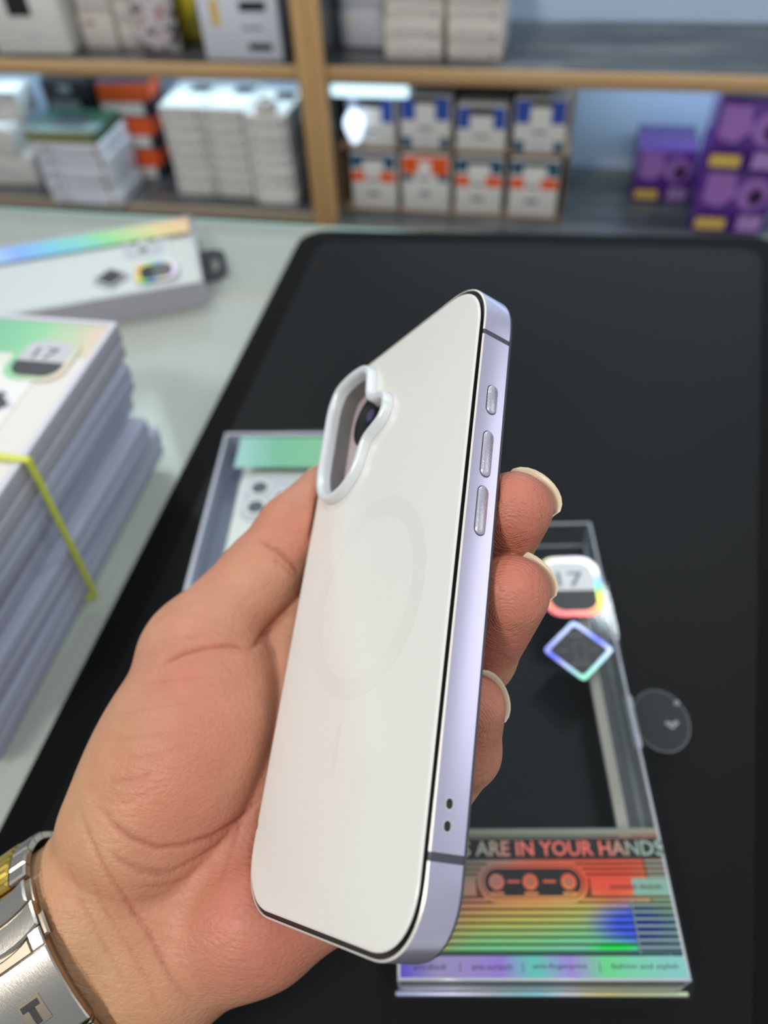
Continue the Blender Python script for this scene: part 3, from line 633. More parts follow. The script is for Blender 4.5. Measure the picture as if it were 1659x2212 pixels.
# purple cartons
def purple(lab, x0, x1, y, z, h, yaw, d=80):
    t, w, h = carton(lab, x0, x1, y, d, z, h, 'purple_card', yaw, 'purple cartons', 1.0)
    patch(t, 1, 1, w - 1, h * 0.34, 'deep_purple'); patch(t, 4, h * 0.06, w * 0.46, h * 0.24, 'gold_print', 'label_patch', 0.3); patch(t, w * 0.62, h * 0.05, w * 0.95, h * 0.30, 'lilac_card', 'label_patch', 0.3)
    q = lambda P, dz, m: setattr(prism('print_swoosh', P, 0, dz, M[m], t), 'matrix_local', Matrix.Rotation(math.pi / 2, 4, 'X'))
    q([(w * .06, h * .95), (w * .06, h * .5), (w * .3, h * .42), (w * .5, h * .6), (w * .42, h * .95)], 0.3, 'mauve_card')
    q([(w * (.72 + .22 * math.cos(a)), h * (.64 + .25 * math.sin(a))) for a in [k * math.pi / 9 for k in range(18)]], 0.4, 'mauve_card')
    q([(w * (.76 + .10 * math.cos(a)), h * (.60 + .13 * math.sin(a))) for a in [k * math.pi / 8 for k in range(16)]], 0.7, 'plum_card')
purple('purple carton standing alone left of the other purple cartons', 131, 216, 1223, ZL + e, 80, 0, 92)
purple('lower purple carton of the pair at the right shelf end', 216, 316, 1138, ZL + e, 94, 0)
purple('upper purple carton of the pair at the right shelf end', 212, 308, 1134, ZL + e + 94.5, 90, -2)

# ------------------------------------------------------------------ phone in its white case
PO = np.array([-53.65600730706427, 43.55743206640578, 114.7612077497619])      # lower left corner of the back
PA = np.array([0.6261755598898753, -0.2215183630984477, 0.7475518597440486])    # across the width
PB = np.array([-0.03343320385343927, 0.95028003768274, 0.30959662605038984])  # up the length
PN = np.array([-0.7789649472708613, -0.21885489437495959, 0.5876360660574109])    # out of the back
PW, PL = 73.15, 149.0
ph = thing('mobile_phone', 'phone in a glossy white case with lavender metal frame, held in the hand', 'phone')
ph.matrix_world = Matrix(((PA[0], PB[0], PN[0], PO[0] * S), (PA[1], PB[1], PN[1], PO[1] * S), (PA[2], PB[2], PN[2], PO[2] * S), (0, 0, 0, 1)))
def glossy_white(name, c, rough, coat=0.3):
    return mat(name, c, rough, 0, Coat_Weight=coat, Coat_Roughness=0.04)
M['back_white'] = glossy_white('back_white', srgb(236, 234, 227), 0.22, 0.25)
M['gasket'] = mat('dark_gasket', srgb(30, 30, 33), 0.3)
M['lavender'] = mat('lavender_metal', srgb(224, 219, 243), 0.28, 0.82)
noise_bump(M['lavender'], 9000, 0.05, 0.00005)
M['chamfer'] = mat('bright_chamfer', srgb(246, 240, 228), 0.3, 0.25)
noise_bump(M['chamfer'], 4000, 0.25, 0.0001)
M['antenna'] = mat('antenna_grey', srgb(74, 74, 86), 0.4)
M['button'] = mat('button_metal', srgb(214, 208, 218), 0.34, 0.75); noise_bump(M['button'], 2500, 0.6, 0.00012)
M['silver_rim'] = mat('satin_silver', srgb(228, 232, 233), 0.36, 0.2)
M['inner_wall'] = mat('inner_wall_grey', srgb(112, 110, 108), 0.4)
M['pink_glass'] = mat('pink_glass', srgb(205, 186, 188), 0.2)
M['lens_black'] = mat('lens_black', srgb(9, 8, 16), 0.2, 0, Specular_IOR_Level=0.08)
M['lens_violet'] = mat('lens_violet', srgb(70, 58, 110), 0.1)
M['magnet_ring'] = glossy_white('magnet_ring', srgb(233, 231, 224), 0.17, 0.35)
M['screen'] = mat('screen_glass', srgb(10, 10, 12), 0.08)
# outline of the back, walked counter-clockwise from the middle of the right side
CR = 14.5
def outline(off, n=14):
    """(u, v) points of the back outline grown outwards by off; same count for every off."""
    pts = []
    r = CR + off
    for k, (cx, cy) in enumerate(((PW - CR, PL - CR), (CR, PL - CR), (CR, CR), (PW - CR, CR))):
        for i in range(n + 1):
            a = math.pi / 2 * (k + i / n)
            # slightly squarer than a circle
            sq = 1 + 0.05 * abs(math.sin(2 * a)) ** 1.5
            pts.append((cx + r * sq * math.cos(a), cy + r * sq * math.sin(a)))
    return pts
def loft(name, profile, idx, m, sm=50, closed=True, parent=ph, extra=None):
    rows = []
    for off, w in profile:
        o = outline(off)
        if extra: o = extra(o)
        rows.append([(u, v, w) for u, v in (o[i] if isinstance(i, int) else i(off, o) for i in idx)])
    n = len(rows[0]); v = [p for r in rows for p in r]; f = []
    for a in range(len(rows) - 1):
        for i in range(n if closed else n - 1):
            j = (i + 1) % n
            f.append([a * n + i, a * n + j, (a + 1) * n + j, (a + 1) * n + i])
    return part(name, v, f, m, parent, sm)
NP = len(outline(0)); ALL = list(range(NP))
# camera opening outline (u, v)
CAMO = [(0.75, 138.1), (1.15, 127.1), (1.65, 116.6), (3.75, 110.39999999999999), (7.7, 106.5), (13.3, 105.1), (19.0, 106.0), (23.3, 108.69999999999999), (25.9, 112.1), (27.3, 116.3), (28.7, 119.1), (31.9, 120.69999999999999), (35.5, 122.69999999999999), (37.3, 125.89999999999999), (37.2, 128.9), (35.5, 131.5), (32.6, 133.0), (29.3, 133.7), (27.1, 135.29999999999998), (26.2, 138.7), (25.1, 143.1), (22.9, 145.9), (19.9, 147.5), (14.8, 148.2), (8.9, 147.9), (4.3, 146.29999999999998), (1.95, 143.1)]
def catmull(P, per=6):
    P = np.array(P, float); k = len(P); out = []
    for i in range(k):
        a, b, c, d = P[i - 1], P[i], P[(i + 1) % k], P[(i + 2) % k]
        for j in range(per):
            t = j / per; out.append(0.5 * ((2 * b) + (c - a) * t + (2 * a - 5 * b + 4 * c - d) * t * t + (3 * b - a - 3 * c + d) * t ** 3))
    return np.array(out)
CO = catmull(CAMO)
def shrink(P, d):                                  # move a closed outline inwards (P runs counter-clockwise)
    t = np.roll(P, -1, 0) - np.roll(P, 1, 0); t /= np.linalg.norm(t, axis=1)[:, None]
    n = np.stack([-t[:, 1], t[:, 0]], 1); q = P + n * d
    for _ in range(3 if d > 1 else 0): q = (np.roll(q, 1, 0) + 2 * q + np.roll(q, -1, 0)) / 4
    return q
# white back plate with the camera opening
bm = bmesh.new()
oi = outline(-0.9)
ov = [bm.verts.new((u * S, v * S, 0)) for u, v in oi]; iv = [bm.verts.new((u * S, v * S, 0)) for u, v in shrink(CO, 0.6)]
oe = [bm.edges.new((ov[i], ov[(i + 1) % len(ov)])) for i in range(len(ov))]; ie = [bm.edges.new((iv[i], iv[(i + 1) % len(iv)])) for i in range(len(iv))]
bmesh.ops.triangle_fill(bm, edges=oe + ie, use_beauty=True)
prev = ov
for off, w in ((-0.55, -0.02), (-0.3, -0.08), (-0.1, -0.2), (0.0, -0.38), (-0.02, -0.46)):
    cur = [bm.verts.new((u * S, v * S, w * S)) for u, v in outline(off)]
    for i in range(len(cur)):
        j = (i + 1) % len(cur); bm.faces.new((prev[i], prev[j], cur[j], cur[i]))
    prev = cur
me = bm_mesh('back_plate', bm, 60)
if sum(p.normal.z * p.area for p in me.polygons) < 0: me.flip_normals()
link('back_plate', me, M['back_white'], ph)['label'] = 'glossy white back plate'
loft('gasket', [(-0.3, -0.44), (-0.06, -0.44), (-0.04, -1.25), (0.3, -1.35), (1.05, -1.2), (1.1, -1.6)], ALL, M['gasket'])
# frame: side pieces between the antenna lines, split on both long sides
prof_ch = [(1.0, -1.3), (1.0, -0.72), (1.12, -0.62), (1.45, -0.95)]
prof_sd = [(1.45, -0.95), (1.5, -1.1), (1.5, -8.5)]
prof_bk = [(1.5, -8.5), (1.35, -9.2), (0.8, -9.7), (0.2, -9.8)]
n1 = NP // 4                                         # points per corner: 15
def at_v(side, vv): return (lambda off, o: ((PW + off) if side > 0 else -off, vv))
R, Lf = 1, -1
segs = {'top': [at_v(R, 132.7)] + ALL[0:2 * n1] + [at_v(Lf, 132.7)],
        'left': [at_v(Lf, 131.4), at_v(Lf, 74), at_v(Lf, 18.6)],
        'bottom': [at_v(Lf, 17.0)] + ALL[2 * n1:4 * n1] + [at_v(R, 17.0)],
        'right': [at_v(R, 18.6), at_v(R, 50), at_v(R, 90), at_v(R, 131.4)]}
for k, idx in segs.items():
    o = loft('frame', prof_sd, idx, M['lavender'], 50, False)
    loft('frame_chamfer', prof_ch, idx, M['chamfer'], 50, False, o)
bands = [(R, 132.7, 131.4), (Lf, 131.4, 132.7), (Lf, 17.0, 18.6), (R, 18.6, 17.0)]
for sd, va, vb in bands:
    loft('antenna_line', [(1.0, -1.3), (1.0, -0.78), (1.1, -0.72), (1.38, -1.0), (1.42, -1.15), (1.42, -8.5)], [at_v(sd, max(va, vb)), at_v(sd, min(va, vb))], M['antenna'], 50, False)
loft('screen_edge', prof_bk, ALL, M['antenna'])
prism('screen', outline(0.3), -9.9, -9.75, M['screen'], ph)
# buttons and holes on the right side
def side_stadium(name, v0, v1, w, hw, u0, u1, m, n=10, parent=ph, bevel=0.0):
    r = hw; pts = []
    for k, vc in enumerate((v1 - r, v0 + r)):
        for i in range(n + 1):
            a = math.pi * (k + i / n); pts.append((vc + r * math.sin(a) if True else 0, w + r * math.cos(a)))
    pts = pts
    nn = len(pts); vs = [(u0, a, b) for a, b in pts]
    c = ((v0 + v1) / 2, w)
    sh_ = lambda d: [((a - c[0]) * (1 - d / ((v1 - v0) / 2)) + c[0], (b - c[1]) * (1 - d / r) + c[1]) for a, b in pts]
    vs += [(u1 - bevel, a, b) for a, b in pts] + [(u1, a, b) for a, b in sh_(bevel if bevel else 0.001)]
    f = [[i, (i + 1) % nn, nn + (i + 1) % nn, nn + i] for i in range(nn)] + [[nn + i, nn + (i + 1) % nn, 2 * nn + (i + 1) % nn, 2 * nn + i] for i in range(nn)] + [[2 * nn + i for i in range(nn)]]
    me = mesh(name, vs, f, 50)
    bm = bmesh.new(); bm.from_mesh(me); bmesh.ops.recalc_face_normals(bm, faces=bm.faces[:]); bm.to_mesh(me); bm.free()
    return link(name, me, m, parent)
U0 = PW + 1.5
for nm, v0, v1 in (('action_button', 111.1, 118.5), ('volume_button', 95.2, 106.4), ('volume_button', 81.3, 92.7)):
    o = side_stadium(nm, v0, v1, -4.9, 1.35, U0, U0 + 0.42, M['button'], bevel=0.16); o['label'] = 'raised silvery %s' % nm.replace('_', ' ')
    side_stadium('button_gap', v0 - 0.22, v1 + 0.22, -4.9, 1.57, U0 - 0.1, U0 + 0.02, M['antenna'])
for v0 in (23.2, 27.1):
    side_stadium('strap_hole_shade', v0 - 0.98, v0 + 0.98, -4.0, 0.78, U0 - 0.1, U0 + 0.03, M['gasket'])  # flat dark disc painted as the shade inside a hole
    side_stadium('hole_rim', v0 - 1.12, v0 + 1.12, -4.0, 0.92, U0 - 0.1, U0 + 0.015, M['chamfer'])
# camera surround
def cam_loft(name, prof, m, parent=ph, sm=50):
    rows = [[(u, v, w) for u, v in shrink(CO, d)] for d, w in prof]; n = len(CO); v = [p for r in rows for p in r]; f = []
    for a in range(len(rows) - 1):
        for i in range(n):
            j = (i + 1) % n; f.append([a * n + i, a * n + j, (a + 1) * n + j, (a + 1) * n + i])
    return part(name, v, f, m, parent, sm)
cr_ = cam_loft('camera_surround', [(-0.05, -0.4), (-0.05, 0.05), (0.1, 2.1), (0.3, 2.5), (0.65, 2.7), (1.5, 2.7), (2.0, 2.5), (2.35, 2.0), (2.5, 1.0), (2.6, -0.8)], M['silver_rim'])
cr_['label'] = 'raised silver camera surround'
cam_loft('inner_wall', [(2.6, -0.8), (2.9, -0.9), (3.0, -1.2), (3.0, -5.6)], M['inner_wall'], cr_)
cam_loft('surround_shadow_gap', [(-0.35, 0.02), (-0.05, 0.03)], M['pale_print'], cr_)
fl = [tuple(p) for p in shrink(CO, 2.7)]
prism('camera_floor', fl, -6.0, -5.5, M['pink_glass'], ph, label='pinkish camera glass')
prism('camera_lens', circle(17.3, 132.6, 8.6, 40), -5.5, -3.9, M['lens_black'], ph, 40)
prism('lens_glint', circle(18.0, 133.6, 2.0, 24), -3.9, -3.82, M['lens_violet'], ph)
prism('camera_lens', circle(13.8, 115.5, 6.0, 40), -5.5, -5.2, M['pink_glass'], ph, 40)
box('wall_seam', (2.2, 124.6, -5.4), (4.2, 124.9, -0.95), M['pale_print'], ph)
# magnet ring and alignment bar under the gloss
def annulus(a0, a1, r0, r1, n, h): 
    v = []; f = []
    for i in range(n + 1):
        a = a0 + (a1 - a0) * i / n
        for r in (r0, r1): v.append((37.6 + r * math.cos(a), 73.2 + r * math.sin(a), h))
    for i in range(n): f.append([2 * i, 2 * i + 1, 2 * i + 3, 2 * i + 2])
    return v, f
v, f = annulus(0, 2 * math.pi, 20.6, 25.6, 96, 0.02)
part('magnet_ring', v, f, M['magnet_ring'], ph, label='faint glossy magnet ring')
prism('magnet_bar', rrect(35.5, 36.2, 1.3, 6.2, 1.2, 5), -0.1, 0.02, M['magnet_ring'], ph)

# ------------------------------------------------------------------ the hand
mm3 = lambda x, y, d: np.array([(x - CPX[0]) / FPX * d, (y - CPX[1]) / FPX * d, d])     # a joint seen at (x, y), d mm from the lens
RP = RW.T @ np.stack([PA, PB, PN], 1); TP = RW.T @ (PO - CAM)                            # phone frame in lens frame
onph = lambda u, v, w: TP + RP @ np.array([u, v, w], float)
WC = mm3(229.8, 2034.5, 211.5)
WA = np.array([0.82538312, -0.55904724, 0.07879651]); WB = np.array([0.56265084, 0.82602918, -0.03316356]); WN = np.array([0.04654822, -0.07170757, -0.99633894])

def rcone(P, a, b, r1, r2):
    ba = b - a; l2 = ba @ ba; rr = r1 - r2; a2 = l2 - rr * rr; il2 = 1.0 / l2
    pa = P - a; y = pa @ ba; z = y - l2
    x2 = ((pa * l2 - y[:, None] * ba) ** 2).sum(1); y2 = y * y * l2; z2 = z * z * l2
    k = np.sign(rr) * rr * rr * x2
    d = (np.sqrt(x2 * a2 * il2) + y * rr) * il2 - r1
    c1 = np.sign(z) * a2 * z2 > k; c2 = (np.sign(y) * a2 * y2 < k) & ~c1
    d = np.where(c1, np.sqrt(x2 + z2) * il2 - r2, d); d = np.where(c2, np.sqrt(x2 + y2) * il2 - r1, d)
    return d
def ellipsoid(P, c, ax, r):
    q = (P - c) @ np.array(ax).T; r = np.array(r); k0 = np.sqrt(((q / r) ** 2).sum(1)); k1 = np.sqrt(((q / r ** 2) ** 2).sum(1)) + 1e-9
    return k0 * (k0 - 1) / k1
def smin(a, b, k):
    h = np.maximum(k - np.abs(a - b), 0) / k
    return np.minimum(a, b) - h * h * k * 0.25
unit = lambda v: np.array(v, float) / np.linalg.norm(v)

FING = {  # joints in the phone's frame: across, along, out of the back; radii
    'index': ([(-13, 102, -23), (22, 98, -28), (38, 101, -25), (47, 103, -21)], (11, 9.2, 8.6, 8.0)),
    'middle': ([(-12, 82, -25), (30, 77, -29.5), (51.5, 83.5, -25), (70.8, 92.2, -17.6)], (11, 9.6, 9.1, 8.9)),
    'ring': ([(-10, 62, -26), (29, 53, -31), (50, 62.5, -27), (69.8, 72.4, -19.1)], (10.5, 9.5, 9.2, 8.9)),
    'little': ([(-3, 41, -26), (34, 28, -29), (54.2, 39.0, -23), (63.2, 47.6, -17.0)], (9.5, 8.2, 7.6, 7.0))}
TIPS = {}
def hand_sdf(P):
    P = P.astype(np.float64)
    # palm and wrist
    d = rcone(P, WC - WB * 11 - WA * 175, WC - WB * 10 + WA * 6, 26, 20.9)
    d = smin(d, rcone(P, WC + WB * 11 - WA * 175, WC + WB * 10 + WA * 6, 26, 20.9), 8)
    w1, w2 = WC - WB * 9 + WA * 6, WC + WB * 11 + WA * 8
    palm = [(w1, mm3(470, 1640, 232), 20, 15), (w2, mm3(555, 1975, 207), 20, 17), (mm3(555, 1975, 207), mm3(712, 1892, 210), 17, 13.5),
            (mm3(712, 1892, 210), onph(-3, 41, -26), 14, 10.5),
            (w2, onph(-10, 62, -26), 17, 11), (mm3(330, 1900, 214), onph(-12, 82, -25), 17, 11.5), (mm3(330, 1850, 220), onph(-13, 102, -23), 15, 11.5),
            (mm3(480, 1850, 216), onph(-8, 60, -20), 13, 11)]
    for a, b, r1, r2 in palm: d = smin(d, rcone(P, a, b, r1, r2), 9)
    d = smin(d, rcone(P, mm3(636, 1335, 244), mm3(636, 1540, 232), 13, 12), 6)
    # fingers
    for k, (J, r) in FING.items():
        J = [onph(j[0] - 0.6, j[1] + 0.6, j[2]) for j in J]
        g = rcone(P, J[0], J[1], r[0], r[1])
        g = smin(g, rcone(P, J[1], J[2], r[1], r[2]), 2.5); g = smin(g, rcone(P, J[2], J[3], r[2], r[3]), 2.5)
        d = smin(d, g, 1.2)
    # thenar and thumb
    t = rcone(P, mm3(292, 1806, 212), mm3(448, 1466, 226), 21, 19)
    t = smin(t, ellipsoid(P, mm3(398, 1640, 217), (unit(mm3(470, 1440, 228) - mm3(290, 1800, 214)), unit(np.cross([0, 0, 1], mm3(470, 1440, 228) - mm3(290, 1800, 214))), unit(np.cross(mm3(470, 1440, 228) - mm3(290, 1800, 214), np.cross([0, 0, 1], mm3(470, 1440, 228) - mm3(290, 1800, 214))))), (36, 24.4, 24.5)), 8)
    t = smin(t, rcone(P, mm3(412, 1420, 229), mm3(425, 1392, 230), 14.5, 14.2), 6)
    th = rcone(P, mm3(415, 1405, 230), mm3(568, 1243, 236), 14.2, 12.6)
    th = smin(th, rcone(P, mm3(568, 1243, 236), mm3(640, 1150, 241), 12.6, 12.0), 3)
    th = smin(th, rcone(P, mm3(640, 1150, 241), mm3(706, 1066, 246), 12.2, 9.5), 3)
    t = smin(t, th, 4.5)
    d = smin(d, t, 1.2)
    # make room for the phone
    q = (P - TP) @ RP
    rr = 13.0
    e2 = np.abs(q[:, :2] - np.array([PW / 2, PL / 2])) - (np.array([PW / 2, PL / 2]) + 1.5 - rr)
    out2 = np.sqrt((np.maximum(e2, 0) ** 2).sum(1)) + np.minimum(e2.max(1), 0) - rr
    ez = np.abs(q[:, 2] + 4.9) - 4.9
    w2_ = np.stack([out2, ez], 1) + 0.8
    box_ = np.sqrt((np.maximum(w2_, 0) ** 2).sum(1)) + np.minimum(w2_.max(1), 0) - 0.8 - 0.35
    d = np.maximum(d, -box_)
    # room under the bracelet
    w = P - WC; bx, bz, s = w @ WB, w @ WN, w @ WA
    ell = (np.sqrt((bx / 31.2) ** 2 + (bz / 21.0) ** 2) - 1) * 23
    return np.maximum(d, np.minimum(ell, 12.0 - np.abs(s + 9.2)))

def build_hand(h=0.75):
    fa = WC - WA * 175
    lo = np.array([fa[0] - 40, -45, 140.]); hi = np.array([75, fa[1] + 45, 275.])
    n = np.ceil((hi - lo) / (4 * h)).astype(int)
    ax = [lo[i] + np.arange(n[i] + 1) * 4 * h for i in range(3)]
    Gc = np.stack(np.meshgrid(*ax, indexing='ij'), -1).reshape(-1, 3)
    Dc = hand_sdf(Gc).reshape(n + 1)
    near = np.abs(Dc) < 4 * h * 2.2
    nf = n * 4 + 1
    D = np.full(nf, 9.0)
    # blocks whose corners come near the surface
    blk = np.zeros(n, bool); sgn = np.zeros(n)
    for dx in (0, 1):
        for dy in (0, 1):
            for dz in (0, 1):
                blk |= near[dx:dx + n[0], dy:dy + n[1], dz:dz + n[2]]; sgn += Dc[dx:dx + n[0], dy:dy + n[1], dz:dz + n[2]]
    inside = (sgn < 0) & ~blk
    D[:-1, :-1, :-1] = np.where(np.repeat(np.repeat(np.repeat(inside, 4, 0), 4, 1), 4, 2), -9.0, 9.0)
    mask = np.zeros(nf, bool)
    b3 = np.repeat(np.repeat(np.repeat(blk, 4, 0), 4, 1), 4, 2)
    for dx in (0, 1):
        for dy in (0, 1):
            for dz in (0, 1): mask[dx:nf[0] - 1 + dx, dy:nf[1] - 1 + dy, dz:nf[2] - 1 + dz] |= b3
    I = np.argwhere(mask)
    for s in range(0, len(I), 400000):
        q = I[s:s + 400000]; D[q[:, 0], q[:, 1], q[:, 2]] = hand_sdf(lo + q * h)
    # surface nets
    s = D < 0
    cs = np.zeros(tuple(nf - 1), int)
    for dx in (0, 1):
        for dy in (0, 1):
            for dz in (0, 1): cs += s[dx:nf[0] - 1 + dx, dy:nf[1] - 1 + dy, dz:nf[2] - 1 + dz]
    act = (cs > 0) & (cs < 8)
    idx = np.full(act.shape, -1); A = np.argwhere(act); idx[act] = np.arange(len(A))
    acc = np.zeros((len(A), 3)); cnt = np.zeros(len(A))
    corners = [(i, j, k) for i in (0, 1) for j in (0, 1) for k in (0, 1)]
    for c1 in corners:
        for axn in range(3):
            if c1[axn]: continue
            c2 = list(c1); c2[axn] = 1
            d1 = D[A[:, 0] + c1[0], A[:, 1] + c1[1], A[:, 2] + c1[2]]; d2 = D[A[:, 0] + c2[0], A[:, 1] + c2[1], A[:, 2] + c2[2]]
            x = (d1 < 0) != (d2 < 0); t = np.where(x, d1 / np.where(x, d1 - d2, 1), 0)
            p = np.tile(np.array(c1, float), (len(A), 1)); p[:, axn] += t
            acc[x] += p[x]; cnt[x] += 1
    V = lo + (A + acc / cnt[:, None]) * h
    F = []
    for axn in range(3):
        o1, o2 = [(1, 2), (2, 0), (0, 1)][axn]
        sl = [slice(1, -1)] * 3; sl[axn] = slice(0, -1); sl2 = list(sl); sl2[axn] = slice(1, None)
        full1 = s.copy()
        E = np.argwhere(np.diff(s.astype(np.int8), axis=axn) != 0)
        E = E[(E[:, o1] > 0) & (E[:, o2] > 0) & (E[:, o1] < nf[o1] - 1) & (E[:, o2] < nf[o2] - 1)]
        st = s[E[:, 0], E[:, 1], E[:, 2]]
        def cell(a, b):
            c = E.copy(); c[:, o1] -= a; c[:, o2] -= b; return idx[c[:, 0], c[:, 1], c[:, 2]]
        q = np.stack([cell(1, 1), cell(0, 1), cell(0, 0), cell(1, 0)], 1)
        q[~st] = q[~st][:, ::-1]
        F.append(q)
    F = np.concatenate(F); F = F[(F >= 0).all(1)]
    def grad(P):
        g = np.stack([hand_sdf(P + e) - hand_sdf(P - e) for e in np.eye(3) * 0.2], 1) / 0.4
        return g / np.maximum(np.linalg.norm(g, axis=1), 1e-6)[:, None]
    g = grad(V); V = V - g * np.clip(hand_sdf(V), -h, h)[:, None]
    return V, F, grad(V)
HV, HF, HN = build_hand()
# creases pressed into the skin: polylines (x, y) on the side of the palm that faces the lens, width and depth in mm
CREASE = [([(540, 1404), (552, 1392), (566, 1374), (600, 1336), (640, 1298)], 1.1, 1.1), ([(546, 1402), (530, 1398), (500, 1392), (450, 1396), (395, 1410), (340, 1436)], 1.0, 0.75), ([(560, 1168), (598, 1188), (628, 1215), (652, 1246)], 1.1, 0.8), ([(585, 1205), (612, 1222), (640, 1250)], 0.8, 0.35),
          ([(566, 1722), (520, 1768), (460, 1806), (400, 1826), (340, 1832), (285, 1812), (240, 1778), (205, 1735)], 0.9, 0.75),
          ([(500, 1792), (470, 1826), (430, 1852), (370, 1884), (300, 1876), (245, 1850)], 0.7, 0.45), ([(236, 1835), (262, 1862), (300, 1884), (372, 1894)], 0.7, 0.5),
          ([(440, 1862), (408, 1896), (350, 1916), (300, 1915)], 0.6, 0.35), ([(530, 1745), (515, 1800), (500, 1840), (470, 1910)], 0.7, 0.35),
          ([(165, 1730), (190, 1800), (225, 1875), (270, 1940), (320, 2010), (355, 2090), (400, 2170)], 0.7, 0.5), ([(240, 1900), (285, 1965), (335, 2040), (370, 2120), (430, 2180)], 0.6, 0.35),
          ([(185, 1870), (225, 1960), (275, 2040), (320, 2120), (350, 2200)], 0.6, 0.3), ([(160, 1900), (200, 1990), (240, 2070), (290, 2160)], 0.6, 0.25), ([(140, 1850), (170, 1930), (215, 2020), (250, 2100)], 0.6, 0.22),
          ([(225, 1692), (270, 1686), (340, 1672)], 0.6, 0.28), ([(240, 1600), (300, 1592), (370, 1580)], 0.6, 0.22), ([(250, 1545), (330, 1530), (420, 1515)], 0.6, 0.18), ([(300, 1480), (370, 1470), (450, 1462)], 0.6, 0.2),
          ([(262, 1640), (330, 1630), (400, 1612)], 0.6, 0.18), ([(360, 1380), (400, 1378), (440, 1368)], 0.6, 0.25), ([(210, 1730), (260, 1738), (330, 1716)], 0.6, 0.2)]
PX = CPX + FPX * HV[:, :2] / HV[:, 2:]
facing = (HN * (HV / np.linalg.norm(HV, axis=1)[:, None])).sum(1) < -0.12
inzone = facing & (PX[:, 0] < 665)
dep = np.zeros(len(HV)); line = np.zeros(len(HV))
for L, wd, dp in CREASE:
    L = np.array(L, float); lo_, hi_ = L.min(0) - 60, L.max(0) + 60
    ii = np.where(inzone & (PX > lo_).all(1) & (PX < hi_).all(1))[0]
    if not len(ii): continue
    best = np.full(len(ii), 1e9)
    tot = np.linalg.norm(np.diff(L, axis=0), axis=1).sum(); run = 0; tt = np.zeros(len(ii))
    for a, b in zip(L[:-1], L[1:]):
        ab = b - a; ln = np.linalg.norm(ab); s = np.clip(((PX[ii] - a) @ ab) / (ab @ ab), 0, 1); dd = np.linalg.norm(PX[ii] - a - s[:, None] * ab, axis=1)
        u = dd < best; best[u] = dd[u]; tt[u] = (run + s[u] * ln) / tot; run += ln
    bm_ = best * HV[ii, 2] / FPX; taper = np.clip(np.minimum(tt, 1 - tt) * 6, 0.15, 1)
    pr = np.exp(-(bm_ / (wd * 0.6)) ** 2) * taper - 0.10 * np.exp(-((bm_ - wd * 2.2) / (wd * 1.2)) ** 2) * taper
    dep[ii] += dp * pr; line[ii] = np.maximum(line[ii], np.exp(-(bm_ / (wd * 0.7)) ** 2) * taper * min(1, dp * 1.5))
HV = HV - HN * dep[:, None]
# skin tint: blood-red pads, ochre wrist
def blob(c, r): return np.exp(-(((HV - c) ** 2).sum(1)) / (2 * r * r))
tipc = [onph(FING[k][0][3][0] - 0.6, FING[k][0][3][1] + 0.6, FING[k][0][3][2]) for k in ('index', 'middle', 'ring', 'little')]
red = 0.55 * blob(mm3(430, 1500, 205), 17) + 0.30 * blob(mm3(420, 1680, 195), 18) + 0.75 * blob(mm3(660, 1120, 232), 14) + 0.25 * blob(mm3(500, 1300, 222), 16) + 0.75 * blob(mm3(640, 2000, 195), 24) + 0.40 * blob(mm3(480, 1960, 190), 20)
for c in tipc: red = red + 1.25 * blob(c, 11)
och = blob(WC + WA * 2 - WN * -20, 34) + 0.5 * blob(mm3(230, 1700, 205), 18)
base, rd, oc = np.array(srgb(203, 153, 123)[:3]), np.array(srgb(199, 126, 104)[:3]), np.array(srgb(201, 156, 116)[:3])
tr_ = np.clip(red, 0, 1)[:, None]; to_ = np.clip(och, 0, 1)[:, None] * (1 - tr_)
tint = base * (1 - tr_ - to_) + rd * tr_ + oc * to_
tint = tint * (1 - 0.35 * line[:, None] * np.array([0.55, 1, 1]))  # crease shade painted into the skin tint
# fingerprint field: distance from the core of each pad
fp = np.zeros(len(HV)); fm = np.zeros(len(HV))
for k, c in zip(('index', 'middle', 'ring', 'little'), tipc):
    m_ = np.exp(-(((HV - c) ** 2).sum(1)) / (2 * 9.5 ** 2)); core = c + np.array([-2.0, 5.0, -8.0]); sel = m_ > fm
    q = (HV - core) * np.array([1.0, 0.8, 1.0]); fp = np.where(sel, np.linalg.norm(q, axis=1), fp); fm = np.maximum(fm, m_)
to_world = lambda V: (V @ RW.T + CAM) * S
me = bpy.data.meshes.new('hand')
me.vertices.add(len(HV)); me.vertices.foreach_set('co', to_world(HV).ravel())
me.loops.add(HF.size); me.loops.foreach_set('vertex_index', HF.ravel().astype(np.int32))
me.polygons.add(len(HF)); me.polygons.foreach_set('loop_start', np.arange(0, HF.size, 4, dtype=np.int32))
me.update(calc_edges=True); me.validate()
if sum(p.normal.dot(Vector(RW @ HN[p.vertices[0]])) for p in me.polygons[:400]) < 0: me.flip_normals()
me.polygons.foreach_set('use_smooth', [True] * len(me.polygons))
ca = me.color_attributes.new('skin_tint', 'FLOAT_COLOR', 'POINT'); ca.data.foreach_set('color', np.concatenate([tint, np.ones((len(HV), 1))], 1).astype(np.float32).ravel())
for nm, arr in (('print_distance', fp), ('print_mask', fm)): me.attributes.new(nm, 'FLOAT', 'POINT').data.foreach_set('value', arr.astype(np.float32))
skin = mat('skin', (0.6, 0.35, 0.25, 1), 0.46, 0, Subsurface_Weight=0.05, Subsurface_Scale=0.003); n_, l_, b_ = nodes(skin)
b_.inputs['Subsurface Radius'].default_value = (1.0, 0.35, 0.2); b_.inputs['Specular IOR Level'].default_value = 0.4
at_ = n_.new('ShaderNodeAttribute'); at_.attribute_name = 'skin_tint'
tc = n_.new('ShaderNodeTexCoord')
